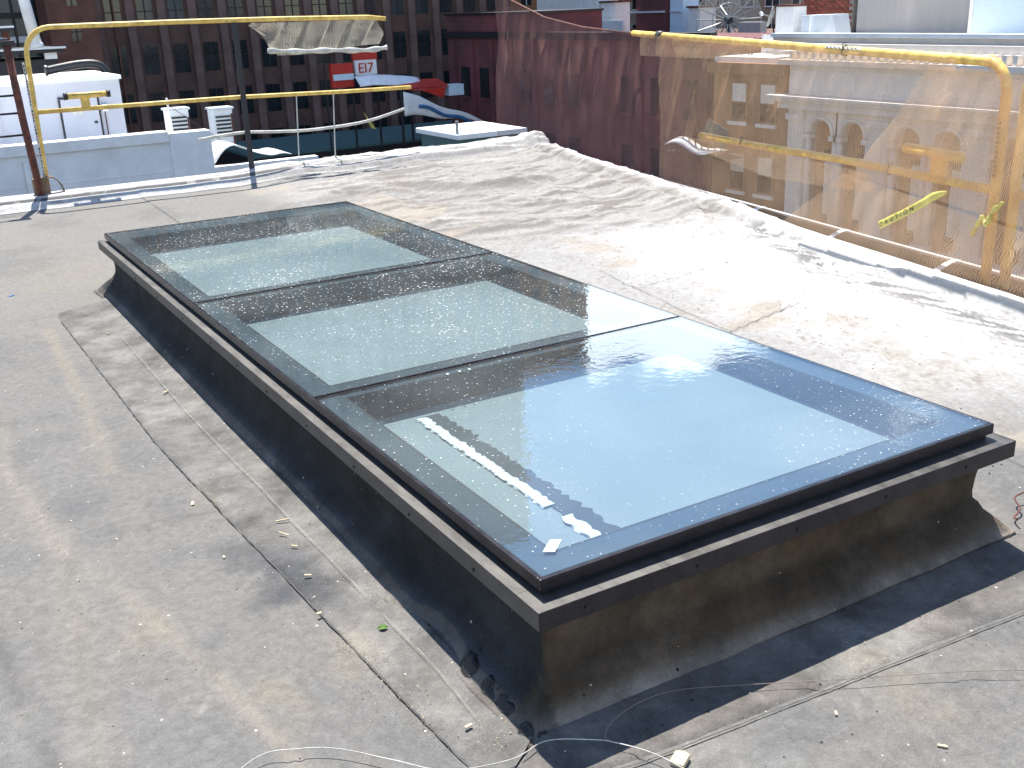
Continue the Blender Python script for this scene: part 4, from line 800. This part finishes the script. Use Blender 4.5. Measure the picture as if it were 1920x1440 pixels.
tmp = bpy.data.objects.new('tmp', fc); COL.objects.link(tmp); dg = bpy.context.evaluated_depsgraph_get(); tm = bpy.data.meshes.new_from_object(tmp.evaluated_get(dg)); bpy.data.objects.remove(tmp)
lo = bpy.data.objects.new('lettering', tm); COL.objects.link(lo); tm.materials.append(M['red']); lo.parent = hd; lo.location = Vector((28.85, 69.90, -2.6))-hd.location; lo.rotation_euler = (PI/2, 0, 0)
b_ = MB(); b_.grid([[(28.5+4.9*t, 69.8-.8*s, -2.8-.55*s-.9*max(0, t-.5)*(1+s*.2)+.05*math.sin(t*9)) for t in np.linspace(0, 1, 14)] for s in np.linspace(0, 1.2, 6)]); build('pale_awning', b_, M['white'], hd, smooth=True, solid=.05)
for x in (26.6, 28.55, 30.45, 33): build('leg', MB().box(x-.06, x+.06, 70.42, 70.55, -8, -1.9), M['dark'], hd)
cn_ = thing('red_white_canopy', 'red stall canopy with sloping white valance and blue hem', 'canopy', (34, 68, -4))
b_ = MB(); b_.add([(31.0, 68, -3.75), (35.0, 68, -3.85), (35.0, 70, -3.4), (31.0, 70, -3.3)], [(0, 1, 2, 3)]); build('red_top', b_, M['red'], cn_, solid=.06)
b_ = MB(); b_.add([(31.0, 67.95, -3.8), (34.6, 67.95, -3.9), (34.4, 67.95, -4.6), (32.6, 67.9, -3.95)], [(0, 1, 2, 3)]); build('red_side', b_, M['red'], cn_, solid=.05)
b_ = MB(); b_.grid([[(31.2+.6*s*0+7.4*t, 67.8, (-3.95-2.9*t)-s*(1.55*(1-t)**1.5+.10)+.10*math.sin(12*t)) for t in np.linspace(0, 1, 22)] for s in np.linspace(0, 1, 6)]); build('white_valance', b_, M['white'], cn_, smooth=True, solid=.05)
b_ = MB(); b_.tube([(32.3+5*t, 67.7, -5.0-1.75*t+.1*math.sin(12*t)) for t in np.linspace(0, 1, 18)], .13, 7); build('blue_hem', b_, M['blue'], cn_, smooth=True)
build('wire_crate', MB().box(34.9, 36.1, 68, 69, -4.5, -3.75), M['ltblue'], cn_); build('pole', MB().box(31.0, 31.15, 67.9, 68.05, -8, -3.8), M['dark'], cn_); build('pole', MB().box(38.2, 38.35, 67.9, 68.05, -12, -6.8), M['dark'], cn_)
tl = thing('teal_shed', 'teal sided roof hut with pale top past the corner of the roof', 'hut', (11, 20, -1.5)); build('body', MB().box(10.35, 12.0, 20, 22, -19, -1.26), M['tealm'], tl); build('pale_top', MB().box(10.25, 12.1, 19.9, 22.1, -1.26, -1.14), M['white'], tl, bevel=.02); build('vent_pipe', MB().tube([(10.35, 20.1, -1.2), (10.35, 20.1, -.85)], .04, 8), M['meshmetal'], tl)
yb = thing('yellow_bird_sign', 'small yellow pennant hanging in front of the dark block', 'pennant', (29.6, 70, -5.5)); build('pennant', MB().add([(29.0, 70, -5.2), (29.5, 70, -6.4), (29.9, 70, -6.55)], [(0, 1, 2)]), M['tapey'], yb, solid=.04); build('cord', MB().tube([(29.0, 70, -5.2), (28.9, 70, -3.6)], .03, 5), M['dark'], yb)

# ------------------------------------------------------------------ row across the street (facades face us, at x = 38)
X0 = 38.
def arch_poly(yc, w, z0, zs, n=12):
    r_ = w/2; return [(yc-r_, z0), (yc+r_, z0)]+[(yc+r_*math.cos(t), zs+r_*math.sin(t)) for t in np.linspace(0, PI, n)]
ab = thing('arcade_building', 'pale limestone facade with paired tall round arches across the street', 'building', (X0, 30, -19))
build('wall', MB().box(X0+.6, X0+20, 12, 37.5, -19, -.75), M['stone'], ab)
groups = [(36.6, 32.5, (35.45, 33.45)), (31.5, 27.2, (30.3, 28.2)), (26.2, 21.9, (25.05, 22.95)), (20.9, 16.6, (19.75, 17.65))]
for ya, yb_, cs in groups:
    for yc in cs:        # spandrel wall in front with an arched opening cut out of it
        half = 1.05; r_ = .68; zs = -4.95; ztop = -3.75; z0 = -9.6
        pts_in = [(yc+r_*math.cos(t), zs+r_*math.sin(t)) for t in np.linspace(0, PI, 15)]
        b_ = MB(); n_ = len(pts_in); outer = [(yc+half, zs)]+[(yc+half*max(-1, min(1, 1.6*math.cos(t))), ztop if .35 < t < PI-.35 else zs+(ztop-zs)*min(1, math.sin(t)/math.sin(.35))) for t in np.linspace(0, PI, 15)][1:-1]+[(yc-half, zs)]
        for xa in (X0, X0+.55):
            b_.add([(xa, y, z) for y, z in pts_in]+[(xa, y, z) for y, z in outer], [(i, i+1, n_+i+1, n_+i) for i in range(n_-1)])
        b_.add([(X0, y, z) for y, z in pts_in]+[(X0+.55, y, z) for y, z in pts_in], [(i, n_+i, n_+i+1, i+1) for i in range(n_-1)])
        build('arch_surround', b_, M['stone'], ab)
        b_ = MB(); b_.tube([(X0-.04, yc+.80*math.cos(t), zs+.80*math.sin(t)) for t in np.linspace(0, PI, 15)], .09, 6); build('arch_moulding', b_, M['stone'], ab, smooth=True)
        wn = build('arched_window', MB().add([(X0+.5, y, z) for y, z in arch_poly(yc, 1.36, z0, zs)], [tuple(range(14))]), M['brownb'], ab, solid=.04)
        build('pane', MB().box(X0+.40, X0+.47, yc-.55, yc+.05, -9.3, -5.7), M['winglass'], wn); build('curtain', MB().box(X0+.35, X0+.39, yc-.5, yc-.05, -8.8, -5.9), M['blind'], wn)
        for s_ in (-1, 1):
            yy = yc+s_*.86
            b_ = MB(); b_.tube([(X0+.15, yy, -9.3), (X0+.15, yy, -5.2)], [.19, .16], 12); build('column', b_, M['stone'], ab, smooth=True); build('capital', MB().box(X0-.1, X0+.42, yy-.25, yy+.25, -5.2, -4.97), M['stone'], ab, bevel=.02); build('column_base', MB().box(X0-.1, X0+.42, yy-.25, yy+.25, -9.55, -9.3), M['stone'], ab, bevel=.02)
pil = [(37.5, 36.5), (32.4, 31.35), (27.15, 26.1), (21.9, 20.8), (16.6, 15.5)]
for a, b in pil:
    build('pilaster', MB().box(X0-.12, X0+.6, b, a, -19, -3.8), M['stone'], ab, bevel=.02); build('pilaster_panel', MB().box(X0-.16, X0-.121, b+.25, a-.25, -9, -4.6), M['stone'], ab); build('pilaster_cap', MB().box(X0-.25, X0+.6, b-.08, a+.08, -4.35, -4.05), M['stone'], ab, bevel=.02)
build('sill_course', MB().box(X0-.35, X0+.6, 12, 37.6, -10.1, -9.56), M['stone'], ab, bevel=.03)
for z0, z1, d_ in ((-3.8, -3.45, .45), (-3.44, -3.3, .7), (-3.29, -3.15, .85), (-1.75, -1.5, .5)): build('cornice', MB().box(X0-d_, X0+.6, 12, 37.5+d_, z0, z1), M['stone'], ab, bevel=.02)
build('frieze', MB().box(X0-.1, X0+.6, 12, 37.55, -3.14, -1.76), M['stone'], ab); build('attic', MB().box(X0+.0, X0+.6, 12, 37.5, -1.49, -.78), M['stone'], ab)
for k in range(11): build('frieze_panel', MB().box(X0-.14, X0-.101, 14+k*2.15, 15.8+k*2.15, -2.9, -2.0), M['stone'], ab, bevel=.02)
d0 = centred('dentil', MB().box(X0-.42, X0-.001, 37.1, 37.3, -1.48, -1.1), M['stone'], ab); b0 = d0.location.copy()
for k in range(1, 52): c = d0.copy(); COL.objects.link(c); c.parent = ab; c.location = b0+Vector((0, -.48*k, 0))
build('parapet', MB().box(X0+.4, X0+.75, 10, 39.3, -1.05, -.52), M['concrete'], ab); build('metal_coping', MB().box(X0+.25, X0+.95, 10, 39.35, -.52, -.34), M['coping'], ab, bevel=.01)
build('roof_deck', MB().box(X0+.76, X0+25, 10, 39.3, -1.3, -1.2), M['whiteroof'], ab)
# tan brown neighbour with blinds in its windows
bb = thing('tan_brick_building', 'tan brown brick house with pale blinds left of the arcade', 'building', (X0, 40, -19))
build('wall', MB().box(X0+.1, X0+18, 37.6, 43.3, -19, -1.9), M['brownb'], bb); build('cornice', MB().box(X0-.3, X0+.1, 37.75, 43.5, -2.3, -1.75), M['brownb'], bb, bevel=.03); build('roof_slab', MB().box(X0+.1, X0+18, 37.6, 43.3, -1.9, -1.5), M['white'], bb)
for y in (41.2, 39.1):
    for z in (-4.7, -8.3):
        w_ = build('window', MB().box(X0+.0, X0+.097, y-.62, y+.62, z, z+2.0), M['brownb'], bb); build('pane', MB().box(X0-.02, X0-.001, y-.5, y+.5, z+.1, z+.95), M['winglass'], w_); build('blind', MB().box(X0-.02, X0-.001, y-.5, y+.5, z+1.0, z+1.9), M['blind'], w_); build('sill', MB().box(X0-.15, X0-.001, y-.7, y+.7, z-.2, z-.02), M['stone'], w_)
# fence / trestle against white sky-lit deck behind the rail
wf = thing('white_roof_screen', 'white slatted screen on the tan building roof seen under the rail', 'screen', (X0+3, 41, -1.5))
for k in range(14): build('slat', MB().box(X0+3, X0+3.05, 39.0+k*.28, 39.24+k*.28, -1.5, -.55), M['white'], wf)
build('frame_rail', MB().box(X0+3.051, X0+3.1, 39, 42.9, -.7, -.6), M['white'], wf)
tr_ = thing('rusty_trestle', 'rust coloured trestle frame in front of the white roof screen', 'trestle', (X0+1.5, 42, -1.5))
for a, b in (((42.8, -1.5), (42.5, -.6)), ((42.2, -1.5), (42.5, -.6)), ((42.0, -1.5), (41.8, -.6)), ((42.65, -1.05), (41.9, -1.05))): build('leg', MB().tube([(X0+1.5, a[0], a[1]), (X0+1.5, b[0], b[1])], .04, 6), M['rust'], tr_)
# maroon warehouse
mw = thing('maroon_warehouse', 'long maroon brick warehouse seen through the netting beyond the tan house', 'building', (X0, 55, -19))
build('wall', MB().box(X0+.1, X0+9, 43.5, 74, -19, -.75), M['maroon'], mw); build('upper_storey', MB().box(X0+.12, X0+5, 60.5, 73.98, -.749, .85), M['maroon'], mw); build('upper_cap', MB().box(X0-.05, X0+5.1, 60.4, 74.1, .851, 1.0), M['dark'], mw); build('parapet_cap', MB().box(X0-.1, X0+.4, 43.5, 74.1, -.75, -.3), M['dark'], mw)
for k in range(10):
    for z in (-4.9, -8.9, -12.9):
        y = 45.2+2.9*k
        if (k*7+int(z)) % 4 == 1: continue
        w_ = build('window', MB().box(X0+.02, X0+.097, y-.6, y+.6, z, z+2.1), M['winglass'], mw); build('sill', MB().box(X0-.08, X0+.019, y-.7, y+.7, z-.15, z-.01), M['maroon'], w_)
for k in range(11): build('buttress', MB().box(X0-.15, X0+.099, 43.6+2.9*k, 44.0+2.9*k, -19, -.9), M['maroon'], mw)
fe = thing('fire_escape', 'dark steel fire escape platform on the maroon warehouse', 'fire escape', (X0-1, 43, -6))
build('platform', MB().box(X0-1.6, X0-.2, 40.6, 45.4, -6.55, -6.45), M['dark'], fe); b_ = MB()
for y in np.linspace(40.7, 45.3, 10): b_.box(X0-1.6, X0-1.56, y-.03, y+.03, -6.45, -5.5)
b_.box(X0-1.63, X0-1.565, 40.6, 45.4, -5.5, -5.42); build('railing', b_, M['dark'], fe); build('brace', MB().tube([(X0-1.5, 41.5, -4.2), (X0-1.5, 42.6, -5.5)], .05, 5), M['dark'], fe)
b_ = MB(); b_.grid([[(X0-1.9+.9*s, 45.0-4.2*t, -6.05+.20*math.sin(t*7)+.35*math.sin(PI*s)*math.sin(PI*t)**.5-.15*t) for t in np.linspace(0, 1, 22)] for s in np.linspace(0, 1, 8)])
tag(build('dust_sheet', b_, M['white'], smooth=True, solid=.03), 'crumpled white dust sheet lying on the dark fire escape', 'sheet')
b_ = MB(); b_.add([(X0-1.7, 42.6, -5.6), (X0-1.7, 40.3, -5.9), (X0-1.7, 40.0, -5.0), (X0-1.6, 41.6, -4.5)], [(0, 1, 2, 3)])
tag(build('green_tarpaulin', b_, M['tealm'], solid=.03), 'dark green tarpaulin scrap hung above the fire escape', 'tarpaulin')
# roofscape above the arcade
pr = thing('concrete_stair_head', 'blank streaked concrete stair head on the arcade roof', 'stair head', (46, 35, -1.2))
build('wall', MB().box(44, 52, 31.75, 39.1, -1.2, 9), M['concrete'], pr); build('base_flashing', MB().box(43.7, 43.998, 31.5, 39.5, -.95, -.62), M['coping'], pr, bevel=.01); build('base_block', MB().box(43.9, 44.0, 31.3, 31.74, -1.3, -.6), M['ltblue'], pr)
bw = thing('pale_blue_cabin', 'plain pale blue panel cabin at the right edge of the picture', 'cabin', (43, 26, -1.2))
build('wall', MB().box(42.6, 52, 10, 31.2, -1.2, 9), M['ltblue'], bw); build('corner_trim', MB().box(42.55, 42.598, 31.1, 31.26, -1.2, 9), M['white'], bw)
bc = thing('brick_chimney_stack', 'broad red brick stack with open mortar joints left of the concrete stair head', 'chimney', (45, 41.5, -1.2))
build('core', MB().box(44.03, 47, 39.45, 43.3, -1.2, 5.0), M['mortar'], bc)
bk = centred('brick', MB().box(43.97, 44.028, 39.46, 39.46+.40, 0, .125), M['brick'], bc, bevel=.006); n_ = 0; zc = -1.15
row_ = 0
while zc < 1.75:
    y = 39.47+(.22 if row_ % 2 else 0)
    while y+.40 < 43.3:
        if n_ == 0: bk.location = Vector((44.0, y+.2, zc+.0625))-bc.location
        else: copy_at(bk, (44.0+random.uniform(-.008, .006), y+.2, zc+.0625), bc)
        y += .43; n_ += 1
    zc += .155; row_ += 1
for nm, y0, y1, x, z0, z1, lb in [('white_chimney', 40.6, 41.9, 41.0, -.7, .85, 'white rendered chimney block with dark cap next to the brick stack'),]:
    c_ = thing(nm, lb, 'chimney', (x, y0, z0)); build('stack', MB().box(x, x+.9, y0, y1, -1.2, z1), M['white'], c_, bevel=.02); build('cap', MB().box(x-.08, x+.98, y0-.08, y1+.08, z1, z1+.08), M['rust'], c_)
hv = thing('ventilation_cowl', 'grey sheet metal cowl crouched before the brick stack', 'vent', (41, 39, -.6))
b_ = MB(); b_.add([(41.2, 40.25, -.5), (41.2, 37.75, -.6), (41.2, 38.2, .42), (41.2, 40.2, .40), (42.2, 40.25, -.5), (42.2, 37.75, -.6), (42.4, 38.2, .42), (42.4, 40.2, .40)], [(0, 1, 2, 3), (7, 6, 5, 4), (0, 4, 5, 1), (1, 5, 6, 2), (2, 6, 7, 3), (3, 7, 4, 0)]); build('hood', b_, M['coping'], hv, bevel=.02)
build('inner_fin', MB().box(41.1, 41.19, 39.5, 39.58, -.45, .36), M['bluegrey'], hv); build('duct', MB().box(41.4, 42.2, 38.4, 40.0, -1.2, -.62), M['meshmetal'], hv)
# small dish
sd = thing('small_dish', 'small round dish on a bent arm left of the white chimney', 'satellite dish', (41, 42.6, -.8))
def dish_mesh(c, R_, depth, axis, rings=6, n=24):
    axis = Vector(axis).normalized(); a = axis.orthogonal().normalized(); b = axis.cross(a); c = Vector(c)
    return [[tuple(c+R_*(i/rings)*(math.cos(2*PI*k/n)*a+math.sin(2*PI*k/n)*b)+axis*depth*(i/rings)**2) for k in range(n+1)] for i in range(rings+1)]
b_ = MB(); b_.grid(dish_mesh((41, 42.1, .35), .55, .12, (-.6, .8, .3))); build('reflector', b_, M['meshmetal'], sd, smooth=True, solid=.02); build('arm', MB().tube([(41, 42.1, .3), (41, 42.9, .5)], .03, 5), M['meshmetal'], sd); build('receiver', MB().tube([(41, 42.9, .45), (41, 43.05, .58)], .09, 8), M['white'], sd); build('mount', MB().tube([(41, 42.1, .3), (41, 41.9, -1.2)], .04, 5), M['dark'], sd)
# big mesh dish
bd = thing('mesh_satellite_dish', 'large grey mesh satellite dish with radial ribs on the roof behind', 'satellite dish', (55, 61.4, -2))
ax = Vector((-1, -1.05, .25)).normalized(); cD = Vector((55, 61.3, -.25)); RD = 2.35; a_ = ax.orthogonal().normalized(); bb_ = ax.cross(a_)
mm_ = net_mat('dish_mesh_panel', (.30, .32, .33), .5, 60, .45, .25)
o = uvgrid('mesh_reflector', dish_mesh(cD, RD, .55, ax, 8, 36), mm_, bd, 3, 6)
rib0 = None
for k in range(18):
    t = 2*PI*k/18; b_ = MB(); b_.tube([cD+RD*s*(math.cos(t)*a_+math.sin(t)*bb_)+ax*(.55*s*s+.03) for s in [float(q_) for q_ in np.linspace(.08, 1, 8)]], .045, 5); build('rib', b_, M['meshmetal'], bd)
for s in (.5, 1.0):
    b_ = MB(); b_.tube([cD+RD*s*(math.cos(t)*a_+math.sin(t)*bb_)+ax*(.55*s*s+.03) for t in [float(q_) for q_ in np.linspace(0, 2*PI, 37)]], .03, 5); build('hoop', b_, M['meshmetal'], bd)
for k in range(3):
    t = 2*PI*k/3+.4; build('feed_strut', MB().tube([cD+RD*.55*(math.cos(t)*a_+math.sin(t)*bb_)+ax*.2, cD+ax*1.5], .035, 5), M['meshmetal'], bd)
build('feed_horn', MB().tube([cD+ax*1.3, cD+ax*1.65], .16, 8), M['meshmetal'], bd); build('hub', MB().tube([cD-ax*.15, cD+ax*.15], .32, 10), M['dark'], bd); build('pedestal', MB().tube([cD-ax*.2, Vector((55.3, 61.4, -2.4))], .14, 8), M['dark'], bd); build('brace', MB().tube([cD-ax*.2, Vector((54.8, 60.2, -2.3))], .06, 6), M['white'], bd)
# far chimneys
for nm, y0, y1, x, z1, m1, lb, cp in [('brick_chimney', 68.7, 72.6, 55, 4.0, 'maroon', 'tall dark red brick chimney rising past the top edge', 0), ('grey_chimney', 67.0, 68.55, 55.3, 3.6, 'ltblue', 'pale grey rendered shaft joined right of the dark red chimney', 0),
        ('white_chimney', 64.6, 65.9, 55, .65, 'white', 'slim white chimney with dark cap between the grey shaft and mesh dish', 1), ('white_chimney', 75.6, 77.6, 55, 1.25, 'white', 'white chimney far left of the dark red one', 1)]:
    c_ = thing(nm, lb, 'chimney', (x, y0, -3)); build('stack', MB().box(x, x+1.6, y0, y1, -3, z1), M[m1], c_)
    if cp: build('cap', MB().box(x-.15, x+1.75, y0-.12, y1+.12, z1, z1+.14), M['rust'], c_)
    else: build('ledge', MB().box(x-.14, x-.002, y0+.1, y1+.9 if nm == 'brick_chimney' else y1-.1, .35, .5), M['coping'], c_)
fr_ = thing('far_roof_block', 'low block with dark parapet and white deck under the chimneys', 'building', (60, 68, -19)); build('walls', MB().box(54.6, 66, 56, 92, -19, -3.2), M['citywall'], fr_); build('deck', MB().box(54.5, 66, 56, 92, -3.2, -1.35), M['darkbrick'], fr_)
build('white_upstand', MB().box(54.3, 54.49, 73.5, 79, -1.4, -.15), M['white'], fr_); build('dark_band', MB().box(54.3, 54.48, 60, 73.4, -1.6, -1.15), M['dark'], fr_); build('side_hatch', MB().box(54.4, 55.0, 57.3, 59.6, -1.36, -.4), M['concrete'], fr_)
wb = thing('white_roof_cabin', 'bright white roof cabin at the top edge left of the far chimneys', 'cabin', (55, 84, -1.35)); build('wall', MB().box(55, 58, 79.4, 88, -1.35, 4), M['white'], wb); build('side_wall', MB().box(55, 57, 77.9, 79.39, -1.35, 4), M['bluegrey'], wb); build('lintel', MB().box(54.85, 54.998, 79.5, 87.9, .2, .35), M['coping'], wb)
# beige apartment block with windows
be = thing('beige_apartment_block', 'beige brick apartment block with dark windows along the top edge', 'building', (75, 85, -19))
build('wall', MB().box(70, 86, 60, 112, -19, 8.5), M['beige'], be); build('coping', MB().box(69.8, 86, 59.9, 112, 8.5, 8.9), M['stone'], be)
w0 = centred('window', MB().box(69.9, 69.997, 0, 1.7, 0, 1.5), M['winglass'], be); f0 = centred('frame', MB().box(69.84, 69.90, -.06, .0, 0, 1.5).box(69.84, 69.9, 1.7, 1.76, 0, 1.5).box(69.84, 69.9, .82, .88, 0, 1.5).box(69.8, 69.9, -.1, 1.8, -.12, -.02), M['white'], w0)
f0.location = (-.05, 0, 0); first = True
for k in range(15):
    for z in (-4.6, -1.9, .95, 3.8, 6.3):
        y = 62.5+3.3*k
        if first: w0.location = Vector((69.95, y, z))-be.location; first = False
        else: c = copy_at(w0, (69.95, y, z), be); d = f0.copy(); COL.objects.link(d); d.parent = c
# rest of the city, so the roofs do not end in nothing
for k, (x0, x1, y0, y1, z1, lb) in enumerate([(110, 150, 40, 100, 6, 'plain masonry block beyond the beige apartments'), (-60, -35, 50, 100, 10, 'plain masonry block out to the far left'), (20, 60, 140, 170, 14, 'masonry block behind the dark tower'), (75, 105, 150, 180, 10, 'masonry block behind the tan slab'), (-30, -12, -10, 60, -2, 'low masonry block left of our roof'), (38, 60, -60, 9.9, -2, 'masonry row continuing right of the arcade')]):
    c_ = thing('city_block', lb, 'building', (x0, y0, -19)); build('walls', MB().box(x0, x1, y0, y1, -19, z1), M['citywall'], c_); build('roof_slab', MB().box(x0-.2, x1+.2, y0-.2, y1+.2, z1, z1+.3), M['concrete'], c_)
